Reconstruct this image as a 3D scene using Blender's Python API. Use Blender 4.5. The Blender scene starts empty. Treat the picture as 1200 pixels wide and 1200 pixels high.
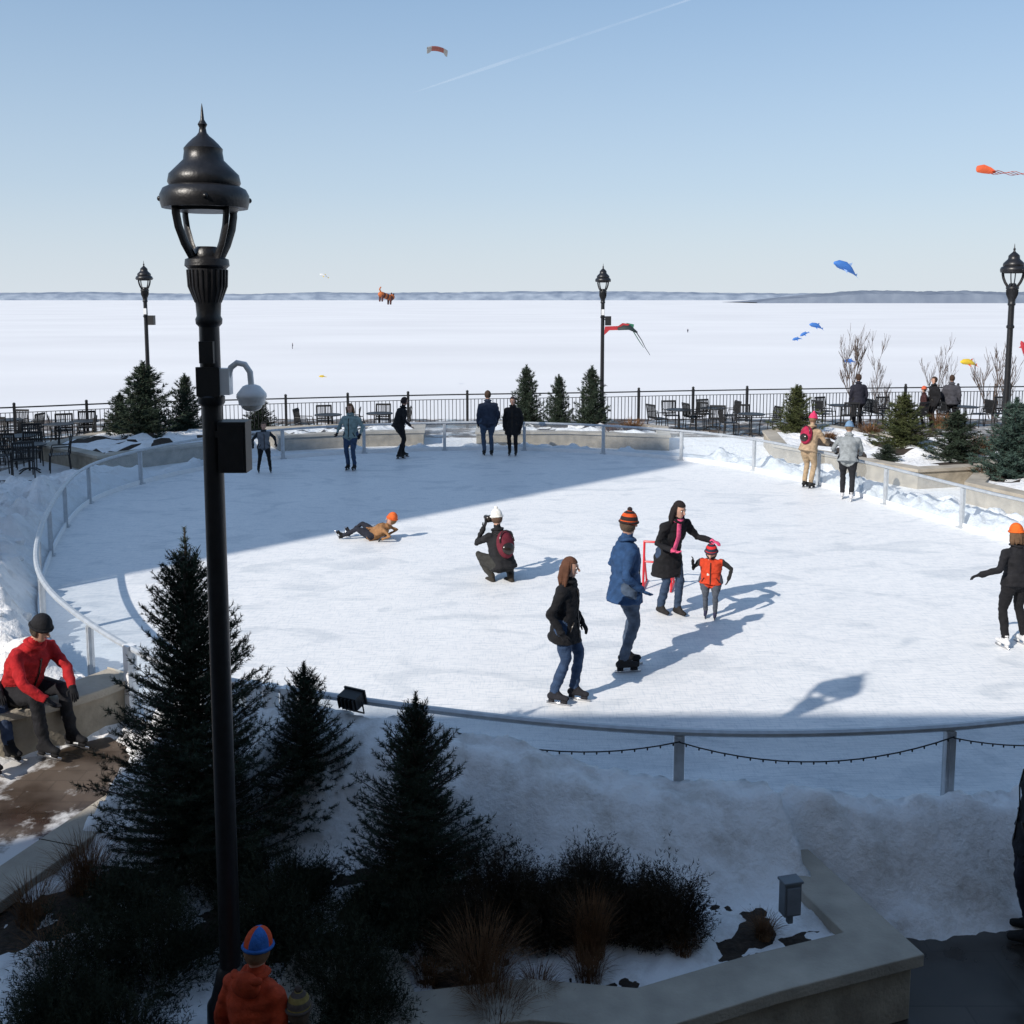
import bpy, math, random
import numpy as np
from mathutils import Vector, Matrix, noise
random.seed(4); np.random.seed(4)
scene=bpy.context.scene
V=lambda *a: np.array(a,float)
def nrm(v):
    v=np.array(v,float); l=np.linalg.norm(v); return v/l if l>1e-9 else v
# ------------------------------------------------------------ camera survey
CH=4.4; P=math.radians(6.5); F=1200.0; PY=600-(253-F*math.tan(P))
def ray(px,py):
    u=(px-600)/F; v=(PY-py)/F
    return V(u, math.cos(P)+v*math.sin(P), -math.sin(P)+v*math.cos(P))
def g(px,py,z=0.0):
    d=ray(px,py); t=(z-CH)/d[2]; return V(d[0]*t,d[1]*t,z)
def at(px,py,Y):
    d=ray(px,py); t=Y/d[1]; return V(d[0]*t,Y,CH+d[2]*t)
cam=bpy.data.cameras.new('camera'); co=bpy.data.objects.new('camera',cam); scene.collection.objects.link(co)
co.location=(0,0,CH); co.rotation_euler=(math.radians(90)-P,0,0)
cam.sensor_width=36; cam.lens=36; cam.shift_y=-(253-F*math.tan(P))/1200; cam.clip_end=20000; cam.clip_start=0.05
scene.camera=co
scene.view_settings.view_transform='Standard'; scene.view_settings.look='None'; scene.view_settings.exposure=0
# ------------------------------------------------------------ light
EL=math.radians(33); ax,ay=0.7071,0.7071
sd=Vector((-ax*math.cos(EL),-ay*math.cos(EL),math.sin(EL)))
sl=bpy.data.lights.new('sun','SUN'); sl.energy=4.9; sl.angle=math.radians(0.5); sl.color=(1,0.94,0.86)
so=bpy.data.objects.new('sun',sl); scene.collection.objects.link(so); so.rotation_euler=sd.to_track_quat('Z','Y').to_euler()
so.location=(-30,-30,40)
w=bpy.data.worlds.new('World'); scene.world=w; w.use_nodes=True
nt=w.node_tree; bg=nt.nodes['Background']; sky=nt.nodes.new('ShaderNodeTexSky'); sky.sky_type='NISHITA'
sky.sun_disc=False; sky.sun_elevation=EL; sky.sun_rotation=math.atan2(-ax,-ay)
sky.air_density=1.0; sky.dust_density=0.5; sky.ozone_density=1.5; sky.altitude=200
SK=0.15; bg.inputs[1].default_value=SK
tcw=nt.nodes.new('ShaderNodeTexCoord'); sp_=nt.nodes.new('ShaderNodeSeparateXYZ'); nt.links.new(tcw.outputs['Generated'],sp_.inputs[0])
rw=nt.nodes.new('ShaderNodeValToRGB'); nt.links.new(sp_.outputs['Z'],rw.inputs[0]); e=rw.color_ramp.elements
e[0].position=0.0; e[0].color=(.96,.96,.96,1); e[1].position=1.0; e[1].color=(.12,.12,.12,1)
x=e.new(0.10); x.color=(.82,.82,.82,1); x=e.new(0.28); x.color=(.6,.6,.6,1)
hz=nt.nodes.new('ShaderNodeValToRGB'); nt.links.new(sp_.outputs['Z'],hz.inputs[0]); e=hz.color_ramp.elements
e[0].position=0.0; e[0].color=(.68,.75,.82,1); e[1].position=.3; e[1].color=(.28,.44,.65,1)
x=e.new(0.10); x.color=(.50,.62,.76,1)
vm=nt.nodes.new('ShaderNodeVectorMath'); vm.operation='SCALE'; vm.inputs['Scale'].default_value=1/SK; nt.links.new(hz.outputs[0],vm.inputs[0])
mxw=nt.nodes.new('ShaderNodeMix'); mxw.data_type='RGBA'; mxw.clamp_result=False
nt.links.new(rw.outputs[0],mxw.inputs[0]); nt.links.new(sky.outputs[0],mxw.inputs[6]); nt.links.new(vm.outputs[0],mxw.inputs[7]); nt.links.new(mxw.outputs[2],bg.inputs[0])
# ------------------------------------------------------------ materials
MC={}
def mat(name,col,rough=0.7,var=0.15,scale=8.0,bump=0.0,bscale=None,metal=0.0,col2=None,detail=5,spec=None,stretch=None):
    if name in MC: return MC[name]
    m=bpy.data.materials.new(name); m.use_nodes=True; n=m.node_tree.nodes; l=m.node_tree.links
    b=n['Principled BSDF']; b.inputs['Roughness'].default_value=rough; b.inputs['Metallic'].default_value=metal
    if spec is not None: b.inputs['Specular IOR Level'].default_value=spec
    tc=n.new('ShaderNodeTexCoord'); mp=n.new('ShaderNodeMapping'); l.new(tc.outputs['Object'],mp.inputs[0])
    if stretch: mp.inputs['Scale'].default_value=stretch
    t=n.new('ShaderNodeTexNoise'); t.inputs['Scale'].default_value=scale; t.inputs['Detail'].default_value=detail
    l.new(mp.outputs[0],t.inputs['Vector'])
    r=n.new('ShaderNodeValToRGB'); r.color_ramp.elements[0].position=0.3; r.color_ramp.elements[1].position=0.7
    c=np.array(col[:3],float); c2=np.array(col2[:3],float) if col2 is not None else np.clip(c*(1+var),0,0.95)
    c1=c if col2 is not None else c*(1-var)
    r.color_ramp.elements[0].color=(*c1,1); r.color_ramp.elements[1].color=(*c2,1)
    l.new(t.outputs['Fac'],r.inputs[0]); l.new(r.outputs[0],b.inputs['Base Color'])
    if bump>0:
        t2=n.new('ShaderNodeTexNoise'); t2.inputs['Scale'].default_value=bscale or scale*3; t2.inputs['Detail'].default_value=6
        l.new(mp.outputs[0],t2.inputs['Vector'])
        bp=n.new('ShaderNodeBump'); bp.inputs['Strength'].default_value=bump; bp.inputs['Distance'].default_value=0.02
        l.new(t2.outputs['Fac'],bp.inputs['Height']); l.new(bp.outputs[0],b.inputs['Normal'])
    MC[name]=m; return m
def cloth(c,name=None):
    k=name or 'cloth_%02x%02x%02x'%tuple(int(min(1,x)*255) for x in c)
    return mat(k,c,rough=0.85,var=0.25,scale=14,bump=0.4,bscale=50,spec=0.25)
def mat_ice():
    m=bpy.data.materials.new('rink_ice'); m.use_nodes=True; n=m.node_tree.nodes; l=m.node_tree.links; b=n['Principled BSDF']
    tc=n.new('ShaderNodeTexCoord')
    def nz(scale,st,rot,det=6,dist=0):
        mp=n.new('ShaderNodeMapping'); mp.inputs['Scale'].default_value=st; mp.inputs['Rotation'].default_value=(0,0,rot)
        l.new(tc.outputs['Object'],mp.inputs[0]); t=n.new('ShaderNodeTexNoise'); t.inputs['Scale'].default_value=scale
        t.inputs['Detail'].default_value=det; t.inputs['Distortion'].default_value=dist; l.new(mp.outputs[0],t.inputs['Vector']); return t.outputs['Fac']
    def ramp(x,a,bb,ca,cb):
        r=n.new('ShaderNodeValToRGB'); r.color_ramp.elements[0].position=a; r.color_ramp.elements[1].position=bb
        r.color_ramp.elements[0].color=(*ca,1); r.color_ramp.elements[1].color=(*cb,1); l.new(x,r.inputs[0]); return r.outputs[0]
    def mul(a,c,f=1):
        x=n.new('ShaderNodeMix'); x.data_type='RGBA'; x.blend_type='MULTIPLY'; x.inputs[0].default_value=f
        l.new(a,x.inputs[6]); l.new(c,x.inputs[7]); return x.outputs[2]
    base=ramp(nz(0.35,(1,1,1),0),0.3,0.65,(0.845,0.84,0.835),(0.89,0.88,0.865))
    patches=ramp(nz(0.8,(1,1.8,1),0.4,9,1.2),0.36,0.47,(0.84,0.86,0.88),(1,1,1))
    s1=ramp(nz(5,(1,9,1),0.5,8,0.6),0.38,0.5,(0.86,0.88,0.90),(1,1,1))
    s2=ramp(nz(6,(9,1,1),0.25,8,0.6),0.36,0.48,(0.88,0.90,0.92),(1,1,1))
    s3=ramp(nz(4,(1,14,1),-0.6,8,1.2),0.37,0.46,(0.87,0.89,0.91),(1,1,1))
    s4=ramp(nz(1.6,(1,22,1),0.15,5,2.5),0.40,0.44,(0.88,0.90,0.92),(1,1,1))
    c=mul(mul(mul(mul(mul(base,patches),s1),s2),s3),s4); l.new(c,b.inputs['Base Color'])
    b.inputs['Roughness'].default_value=0.5; b.inputs['Specular IOR Level'].default_value=0.25
    bp=n.new('ShaderNodeBump'); bp.inputs['Strength'].default_value=0.25; bp.inputs['Distance'].default_value=0.01
    l.new(c,bp.inputs['Height']); l.new(bp.outputs[0],b.inputs['Normal']); return m
def mat_glass():
    m=bpy.data.materials.new('acrylic_panel'); m.use_nodes=True; n=m.node_tree.nodes; l=m.node_tree.links
    b=n['Principled BSDF']; b.inputs['Base Color'].default_value=(0.66,0.72,0.78,1); b.inputs['Roughness'].default_value=0.12
    tr=n.new('ShaderNodeBsdfTransparent'); mx=n.new('ShaderNodeMixShader'); t=n.new('ShaderNodeTexNoise'); t.inputs['Scale'].default_value=3
    r=n.new('ShaderNodeMapRange'); r.inputs[3].default_value=0.10; r.inputs[4].default_value=0.34
    tr.inputs[0].default_value=(.90,.94,.97,1)
    l.new(t.outputs['Fac'],r.inputs[0]); l.new(r.outputs[0],mx.inputs[0])
    l.new(tr.outputs[0],mx.inputs[1]); l.new(b.outputs[0],mx.inputs[2]); l.new(mx.outputs[0],n['Material Output'].inputs[0]); return m
def mat_snow(name,dirt=0.0,bscale=9,lo=.34,hi=.5):
    m=bpy.data.materials.new(name); m.use_nodes=True; n=m.node_tree.nodes; l=m.node_tree.links; b=n['Principled BSDF']
    tc=n.new('ShaderNodeTexCoord'); t=n.new('ShaderNodeTexNoise'); t.inputs['Scale'].default_value=2.2; t.inputs['Detail'].default_value=12; t.inputs['Roughness'].default_value=0.72
    l.new(tc.outputs['Object'],t.inputs['Vector'])
    r=n.new('ShaderNodeValToRGB'); e=r.color_ramp.elements; e[0].position=lo; e[1].position=hi
    d=1-dirt; e[0].color=(0.80*d,0.80*d*0.97,0.80*d*0.93,1); e[1].color=(0.87,0.87,0.87,1)
    l.new(t.outputs['Fac'],r.inputs[0]); l.new(r.outputs[0],b.inputs['Base Color']); b.inputs['Roughness'].default_value=0.75; b.inputs['Specular IOR Level'].default_value=0.3
    t2=n.new('ShaderNodeTexNoise'); t2.inputs['Scale'].default_value=bscale; t2.inputs['Detail'].default_value=9; t2.inputs['Roughness'].default_value=0.62
    l.new(tc.outputs['Object'],t2.inputs['Vector'])
    bp=n.new('ShaderNodeBump'); bp.inputs['Strength'].default_value=0.9; bp.inputs['Distance'].default_value=0.06
    l.new(t2.outputs['Fac'],bp.inputs['Height']); l.new(bp.outputs[0],b.inputs['Normal']); return m
def mat_pave(name,c1,c2,scale,bw=0.5,rh=0.25,rough=0.6,snow=False):
    m=bpy.data.materials.new(name); m.use_nodes=True; n=m.node_tree.nodes; l=m.node_tree.links; b=n['Principled BSDF']
    tc=n.new('ShaderNodeTexCoord'); br=n.new('ShaderNodeTexBrick'); br.inputs['Scale'].default_value=scale
    br.inputs['Color1'].default_value=(*c1,1); br.inputs['Color2'].default_value=(*c2,1); br.inputs['Mortar'].default_value=(c1[0]*.7,c1[1]*.7,c1[2]*.7,1)
    br.inputs['Mortar Size'].default_value=0.008; br.inputs['Brick Width'].default_value=bw; br.inputs['Row Height'].default_value=rh
    l.new(tc.outputs['Object'],br.inputs['Vector'])
    t=n.new('ShaderNodeTexNoise'); t.inputs['Scale'].default_value=1.6; t.inputs['Detail'].default_value=10; l.new(tc.outputs['Object'],t.inputs['Vector'])
    r=n.new('ShaderNodeValToRGB'); r.color_ramp.elements[0].position=.38; r.color_ramp.elements[1].position=.6
    r.color_ramp.elements[0].color=(.35,.32,.3,1); r.color_ramp.elements[1].color=(1,1,1,1); l.new(t.outputs['Fac'],r.inputs[0])
    x=n.new('ShaderNodeMix'); x.data_type='RGBA'; x.blend_type='MULTIPLY'; x.inputs[0].default_value=1; l.new(br.outputs[0],x.inputs[6]); l.new(r.outputs[0],x.inputs[7])
    out=x.outputs[2]
    if snow:
        t3=n.new('ShaderNodeTexNoise'); t3.inputs['Scale'].default_value=1.1; t3.inputs['Detail'].default_value=12; t3.inputs['Roughness'].default_value=.7; l.new(tc.outputs['Object'],t3.inputs['Vector'])
        r3=n.new('ShaderNodeValToRGB'); r3.color_ramp.elements[0].position=.50; r3.color_ramp.elements[1].position=.58; l.new(t3.outputs['Fac'],r3.inputs[0])
        y=n.new('ShaderNodeMix'); y.data_type='RGBA'; l.new(r3.outputs[0],y.inputs[0]); l.new(out,y.inputs[6]); y.inputs[7].default_value=(.62,.61,.60,1); out=y.outputs[2]
    l.new(out,b.inputs['Base Color'])
    rr=n.new('ShaderNodeMapRange'); rr.inputs[1].default_value=.35; rr.inputs[2].default_value=.6; rr.inputs[3].default_value=rough*.35; rr.inputs[4].default_value=rough+.2; l.new(t.outputs['Fac'],rr.inputs[0]); l.new(rr.outputs[0],b.inputs['Roughness'])
    bp=n.new('ShaderNodeBump'); bp.inputs['Strength'].default_value=.3; bp.inputs['Distance'].default_value=.01; l.new(t.outputs['Fac'],bp.inputs['Height']); l.new(bp.outputs[0],b.inputs['Normal'])
    return m
ICE=mat_ice(); GLASS=mat_glass(); SNOW=mat_snow('snow',0.10); SNOWD=mat_snow('snow_dirty',0.22,5,.34,.50)
BLACK=mat('black_paint',(0.012,0.012,0.014),rough=0.38,var=0.3,scale=20,bump=0.1)
IRON=mat('black_iron',(0.015,0.015,0.016),rough=0.5,var=0.2)
ALU=mat('brushed_aluminium',(0.50,0.53,0.56),rough=0.42,var=0.12,scale=12,metal=0.35)
WHITE=mat('white_plastic',(0.80,0.81,0.82),rough=0.35,var=0.04)
STONE=mat('limestone',(0.32,0.28,0.22),rough=0.85,var=0.25,scale=5,bump=0.4,bscale=30,detail=10)
STONEC=mat('limestone_cap',(0.38,0.34,0.28),rough=0.8,var=0.22,scale=3,bump=0.35,bscale=40,detail=10)
SOIL=mat('mulch_soil',(0.035,0.024,0.016),rough=0.95,var=0.5,scale=18,bump=1,bscale=30)
BARK=mat('bark',(0.07,0.05,0.04),rough=0.9,var=0.3,scale=20,bump=0.5)
FOL=mat('spruce_needles',(0.012,0.022,0.015),rough=0.75,scale=5,col2=(0.055,0.078,0.050),spec=0.2,detail=8)
FOLW=mat('spruce_needles_light',(0.03,0.045,0.015),rough=0.75,scale=3,col2=(0.10,0.11,0.045),spec=0.2)
FOLB=mat('spruce_needles_blue',(0.03,0.055,0.045),rough=0.75,scale=3,col2=(0.07,0.11,0.09),spec=0.2)
YEW=mat('yew_leaves',(0.010,0.015,0.009),rough=0.8,scale=5,col2=(0.046,0.054,0.032),spec=0.15,detail=8)
BROWNL=mat('dry_shrub_leaves',(0.012,0.010,0.007),rough=0.85,scale=6,col2=(0.050,0.038,0.024),spec=0.15)
DRY=mat('dry_grass',(0.08,0.04,0.02),rough=0.9,scale=9,col2=(0.22,0.12,0.06),spec=0.2)
SKIN=mat('skin',(0.50,0.29,0.21),rough=0.55,var=0.08,scale=30)
LIPS=mat('lips',(0.35,0.10,0.09),rough=0.5); EYE=mat('eye_dark',(0.02,0.015,0.012),rough=0.2); EYEW=mat('eye_white',(0.75,0.73,0.70),rough=0.3)
STEEL=mat('skate_steel',(0.6,0.6,0.62),rough=0.25,metal=0.9)
# ------------------------------------------------------------ mesh builder
class MB:
    def __init__(s): s.v=[]; s.f=[]; s.m=[]
    def add(s,vs,fs,mi):
        o=len(s.v); s.v.extend([tuple(map(float,x)) for x in vs])
        for i,f in enumerate(fs):
            s.f.append(tuple(o+k for k in f)); s.m.append(mi[i] if isinstance(mi,list) else mi)
    def tube(s,pts,rad,mi=0,n=10,side=None,cap='rr'):
        pts=[np.array(p,float) for p in pts]; k=len(pts)
        rad=[(r,r) if np.isscalar(r) else r for r in (rad if isinstance(rad,(list,tuple)) and len(rad)==k else [rad]*k)]
        T=[nrm((pts[min(i+1,k-1)]-pts[max(i-1,0)])) for i in range(k)]
        P_=[];R_=[];TT=[]
        def capr(i,sg):
            r=min(rad[i]); out=[]
            for o_,sc in ((0.5,0.87),(0.87,0.5)): out.append((pts[i]+sg*T[i]*r*o_,(rad[i][0]*sc,rad[i][1]*sc),T[i]))
            return out
        if cap[0]=='r':
            for x in reversed(capr(0,-1)): P_.append(x[0]);R_.append(x[1]);TT.append(x[2])
        for i in range(k): P_.append(pts[i]);R_.append(rad[i]);TT.append(T[i])
        if cap[1]=='r':
            for x in capr(-1,1): P_.append(x[0]);R_.append(x[1]);TT.append(x[2])
        vs=[]; sv=None
        if side is not None: sv=np.array(side,float)
        for p,r,t in zip(P_,R_,TT):
            if side is None:
                if sv is None: sv=np.cross(t,V(0,0,1) if abs(t[2])<0.9 else V(0,1,0))
            a=sv-np.dot(sv,t)*t
            if np.linalg.norm(a)<1e-4: a=np.cross(t,V(0.3,1,0.2))
            a=nrm(a)
            if side is None: sv=a
            b=np.cross(t,a)
            for j in range(n):
                th=2*math.pi*j/n; vs.append(p+a*r[0]*math.cos(th)+b*r[1]*math.sin(th))
        fs=[]
        for i in range(len(P_)-1):
            for j in range(n): fs.append((i*n+j,i*n+(j+1)%n,(i+1)*n+(j+1)%n,(i+1)*n+j))
        fs.append(tuple(reversed(range(n)))); fs.append(tuple((len(P_)-1)*n+j for j in range(n)))
        s.add(vs,fs,mi)
    def ell(s,c,r,mi=0,axes=None,nu=14,nv=9,v0=-90,v1=90,fn=None):
        A=np.eye(3) if axes is None else axes; c=np.array(c,float); vs=[]; fs=[]; ms=[]
        for i in range(nv+1):
            ph=math.radians(v0+(v1-v0)*i/nv)
            for j in range(nu):
                th=2*math.pi*j/nu; q=V(math.cos(ph)*math.cos(th),math.cos(ph)*math.sin(th),math.sin(ph))
                vs.append(c+A@(q*np.array(r)))
        for i in range(nv):
            phm=math.radians(v0+(v1-v0)*(i+.5)/nv)
            for j in range(nu):
                th=2*math.pi*(j+.5)/nu; q=(math.cos(phm)*math.cos(th),math.cos(phm)*math.sin(th),math.sin(phm))
                mm=fn(q,i,j) if fn else mi
                if mm is None: continue
                fs.append((i*nu+j,i*nu+(j+1)%nu,(i+1)*nu+(j+1)%nu,(i+1)*nu+j)); ms.append(mm)
        s.add(vs,fs,ms)
    def box(s,c,sz,mi=0,rz=0,axes=None):
        A=np.array(Matrix.Rotation(rz,3,'Z')) if axes is None else axes
        vs=[np.array(c,float)+A@V(x*sz[0]/2,y*sz[1]/2,z*sz[2]/2) for x in(-1,1) for y in(-1,1) for z in(-1,1)]
        s.add(vs,[(0,1,3,2),(4,6,7,5),(0,4,5,1),(2,3,7,6),(0,2,6,4),(1,5,7,3)],mi)
    def prism(s,poly,z0,z1,mi=0):
        n=len(poly); vs=[(p[0],p[1],z0) for p in poly]+[(p[0],p[1],z1) for p in poly]
        fs=[(i,(i+1)%n,n+(i+1)%n,n+i) for i in range(n)]+[tuple(range(n,2*n)),tuple(reversed(range(n)))]
        s.add(vs,fs,mi)
    def lathe(s,prof,c=(0,0,0),mi=0,n=20):
        vs=[];fs=[]
        for r,z in prof:
            for j in range(n):
                th=2*math.pi*j/n; vs.append((c[0]+r*math.cos(th),c[1]+r*math.sin(th),c[2]+z))
        k=len(prof)
        for i in range(k-1):
            for j in range(n): fs.append((i*n+j,i*n+(j+1)%n,(i+1)*n+(j+1)%n,(i+1)*n+j))
        fs.append(tuple(reversed(range(n)))); fs.append(tuple((k-1)*n+j for j in range(n)))
        s.add(vs,fs,mi)
    def strip(s,pts,w,z0,z1,mi=0,closed=False):
        pts=[np.array(p[:2],float) for p in pts]; k=len(pts); L=[];R=[]
        for i in range(k):
            a=pts[(i-1)%k] if (closed or i>0) else pts[i]; b=pts[(i+1)%k] if (closed or i<k-1) else pts[i]
            d1=nrm(pts[i]-a) if np.linalg.norm(pts[i]-a)>1e-6 else nrm(b-pts[i]); d2=nrm(b-pts[i]) if np.linalg.norm(b-pts[i])>1e-6 else d1
            n1=V(-d1[1],d1[0]); n2=V(-d2[1],d2[0]); m=nrm(n1+n2); sc=1/max(0.4,np.dot(m,n1))
            L.append(pts[i]+m*w/2*sc); R.append(pts[i]-m*w/2*sc)
        vs=[]
        for i in range(k): vs+= [(*L[i],z0),(*R[i],z0),(*R[i],z1),(*L[i],z1)]
        fs=[]
        for i in range(k if closed else k-1):
            a=i*4; b=((i+1)%k)*4
            for q in range(4): fs.append((a+q,b+q,b+(q+1)%4,a+(q+1)%4))
        if not closed: fs+=[(3,2,1,0),((k-1)*4,(k-1)*4+1,(k-1)*4+2,(k-1)*4+3)]
        s.add(vs,fs,mi)
    def build(s,name,mats,smooth=False,bevel=0,loc=None):
        me=bpy.data.meshes.new(name); me.from_pydata(s.v,[],s.f); me.validate()
        for m in mats: me.materials.append(m)
        if len(me.polygons)==len(s.m): me.polygons.foreach_set('material_index',s.m)
        if smooth: me.polygons.foreach_set('use_smooth',[True]*len(me.polygons))
        me.update(); o=bpy.data.objects.new(name,me); scene.collection.objects.link(o)
        if loc is not None: o.location=loc
        if smooth:
            try: me.set_sharp_from_angle(angle=math.radians(40))
            except Exception: pass
        if bevel:
            b=o.modifiers.new('bevel','BEVEL'); b.width=bevel; b.segments=2; b.limit_method='ANGLE'
        return o
def fastmesh(name,verts,faces_n,mats,midx=None):
    nf=len(verts)//faces_n; me=bpy.data.meshes.new(name); me.vertices.add(len(verts)); me.vertices.foreach_set('co',verts.astype(np.float32).ravel())
    me.loops.add(len(verts)); me.loops.foreach_set('vertex_index',np.arange(len(verts),dtype=np.int32))
    me.polygons.add(nf); me.polygons.foreach_set('loop_start',np.arange(0,len(verts),faces_n,dtype=np.int32))
    try: me.polygons.foreach_set('loop_total',np.full(nf,faces_n,dtype=np.int32))
    except Exception: pass
    for m in mats: me.materials.append(m)
    if midx is not None: me.polygons.foreach_set('material_index',midx.astype(np.int32))
    me.update(calc_edges=True); return me
def sm(x,a,b):
    t=min(1,max(0,(x-a)/(b-a))); return t*t*(3-2*t)
def fbm(x,y,z=0,s=1.0,o=5): return noise.fractal(Vector((x*s,y*s,z)),0.9,2.1,o)
# ------------------------------------------------------------ rink outline
ZR=0.8
top=[(1200,843),(1120,852),(1000,858),(900,860),(795,858),(700,852),(600,843),(500,831),(430,822),(370,813),(285,802),(225,787),(175,771),
(130,747),(90,720),(60,695),(43,668),(42,640),(50,612),(62,588),(78,565),(98,548),(130,536),(175,525),(240,513),(320,504),(400,499),(518,495),(600,495),(700,498),(805,505),(890,515),(1000,538),(1090,560),(1200,588)]
ctrl=[g(x,y,ZR)[:2] for x,y in top]+[V(10.3,15.6),V(11.0,13.3),V(10.4,10.8),V(8.2,9.3)]
def catmull(c,closed=True,sub=8):
    out=[];n=len(c)
    for i in range(n if closed else n-1):
        p0,p1,p2,p3=(c[(i-1)%n],c[i],c[(i+1)%n],c[(i+2)%n]) if closed else (c[max(i-1,0)],c[i],c[i+1],c[min(i+2,n-1)])
        for k in range(sub):
            t=k/sub; out.append(0.5*((2*p1)+(-p0+p2)*t+(2*p0-5*p1+4*p2-p3)*t*t+(-p0+3*p1-3*p2+p3)*t**3))
    if not closed: out.append(c[-1])
    return out
OUT=catmull(ctrl)
A_=np.array(OUT)
for _ in range(25): A_=0.5*A_+0.25*(np.roll(A_,1,0)+np.roll(A_,-1,0))
OUT=A_; N=len(OUT)
seg=np.linalg.norm(np.roll(OUT,-1,0)-OUT,axis=1); cum=np.concatenate([[0],np.cumsum(seg)]); TOT=cum[-1]
def along(s):
    s=s%TOT; i=int(np.searchsorted(cum,s,side='right')-1); i=min(i,N-1); t=(s-cum[i])/seg[i]
    a=OUT[i]; b=OUT[(i+1)%N]; d=nrm(b-a); return a+(b-a)*t,d
def inside(p,poly):
    x,y=p; c=False; n=len(poly); j=n-1
    for i in range(n):
        xi,yi=poly[i][0],poly[i][1]; xj,yj=poly[j][0],poly[j][1]
        if (yi>y)!=(yj>y) and x<(xj-xi)*(y-yi)/(yj-yi)+xi: c=not c
        j=i
    return c
OUT2=np.roll(OUT,-1,0)
def odist(x,y):
    p=V(x,y); d=OUT2-OUT; t=np.clip(((p-OUT)*d).sum(1)/((d*d).sum(1)),0,1)
    q=OUT+d*t[:,None]; r=float(np.min(np.linalg.norm(p-q,axis=1)))
    return -r if inside(p,OUT) else r
mb=MB(); mb.prism(OUT,-0.5,0.0,0); mb.build('ice_rink',[ICE])
# railing
mb=MB()
tgt=g(795,858,ZR)[:2]; i0=int(np.argmin(np.linalg.norm(OUT-tgt,axis=1))); S0=cum[i0]
npost=int(round(TOT/2.27)); sp=TOT/npost
ring=[V(OUT[i][0],OUT[i][1],ZR) for i in range(0,N,2)]
vs=[];nn=8; K=len(ring)
for i in range(K):
    t=nrm(ring[(i+1)%K]-ring[i-1]); s_=V(-t[1],t[0],0)
    for j in range(nn):
        th=2*math.pi*(j+.5)/nn; vs.append(ring[i]+s_*0.038*math.cos(th)+V(0,0,0.032*math.sin(th)))
mb.add(vs,[(i*nn+j,i*nn+(j+1)%nn,((i+1)%K)*nn+(j+1)%nn,((i+1)%K)*nn+j) for i in range(K) for j in range(nn)],0)
for kpost in range(npost):
    p,d=along(S0+kpost*sp); a=math.atan2(d[1],d[0])
    mb.box((p[0],p[1],ZR/2-0.01),(0.085,0.06,ZR-0.05),0,rz=a)
    mb.box((p[0],p[1],ZR/2-0.01),(0.03,0.075,ZR-0.06),0,rz=a)
    mb.box((p[0],p[1],0.012),(0.16,0.14,0.024),0,rz=a)
    m_=5
    for q in range(m_):
        sa=0.05+(sp-0.10)*q/m_; sb=0.05+(sp-0.10)*(q+1)/m_
        pa,_=along(S0+kpost*sp+sa); pb,_=along(S0+kpost*sp+sb)
        mb.add([(pa[0],pa[1],.1),(pb[0],pb[1],.1),(pb[0],pb[1],ZR-.035),(pa[0],pa[1],ZR-.035)],[(0,1,2,3)],1)
        mb.strip([pa,pb],0.03,0.0,0.1,2)
for (gx,gy) in ((148,760),(296,804),(312,808),(330,812)):
    q=g(gx,gy,ZR)[:2]; i=int(np.argmin(np.linalg.norm(OUT-q,axis=1))); p=OUT[i]; d=nrm(OUT[(i+1)%N]-p)
    mb.box((p[0],p[1],ZR/2),(0.11,0.10,ZR+0.06),2,rz=math.atan2(d[1],d[0]))
mb.build('rink_railing',[ALU,GLASS,WHITE],smooth=True)
mb=MB()
def outn(p,d,off): 
    n_=V(d[1],-d[0]); q=p+n_*0.05
    if inside(q,OUT): n_=-n_
    return p+n_*off
for kk in (-2,-1,0,1,-6,-5):
    pts=[]
    for q in range(15):
        t=q/14; p,d=along(S0+(kk+t)*sp); o=outn(p,d,0.06); pts.append(V(o[0],o[1],0.74-0.16*4*t*(1-t)-0.04*abs(math.sin(kk*3))*t))
    mb.tube(pts,0.006,0,n=5)
    for q in range(22):
        t=(q+.5)/22; p,d=along(S0+(kk+t)*sp); o=outn(p,d,0.06); z=0.74-0.16*4*t*(1-t)-0.04*abs(math.sin(kk*3))*t
        mb.ell((o[0],o[1],z-0.012),(.008,.008,.014),0,nu=6,nv=4)
mb.build('string_lights',[IRON])
# ------------------------------------------------------------ ground
LZ=-10.0
LAKE=mat('frozen_lake_snow',(0.70,0.70,0.71),rough=0.85,scale=0.02,col2=(0.78,0.78,0.785),detail=12,stretch=(0.5,1,1),bump=0.3,bscale=0.5,spec=0.1)
mb=MB(); mb.add([(-12000,-200,LZ),(12000,-200,LZ),(12000,12000,LZ),(-12000,12000,LZ)],[(0,1,2,3)],0); mb.build('frozen_lake',[LAKE])
mb=MB(); mb.prism([(-45,-22),(45,-22),(45,36.9),(-45,36.9)],LZ-.3,-0.5,0); mb.build('plaza_pavement',[mat_pave('wet_paving',(0.10,0.092,0.082),(0.085,0.078,0.07),1.0,0.9,0.6,0.5)])
mb=MB(); mb.prism([(-45,4),(-4.5,4),(-3.9,7.0),(-3.45,8.9),(-3.2,9.6),(3.5,9.6),(45,9.9),(45,37.0),(-45,37.0)],-0.504,-0.04,0)
mb.build('upper_terrace',[mat_pave('brown_paving',(0.12,0.088,0.065),(0.10,0.075,0.056),1.0,0.4,0.2,0.5,True)])
plo=[g(908,985,0.0)[:2],g(1035,1105,0)[:2],g(893,1140,0)[:2],g(755,1182,0)[:2],V(0.1,6.0),V(-0.75,5.85),V(-0.9,6.3),V(-1.3,6.3),V(-1.4,5.2),V(-4.6,5.1),V(-3.95,7.0),V(-3.4,8.7)]
mb=MB()
mb.strip(plo,0.27,-0.5,-0.09,0)
mb.build('planter_wall',[STONE],bevel=0.01)
mb=MB()
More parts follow.
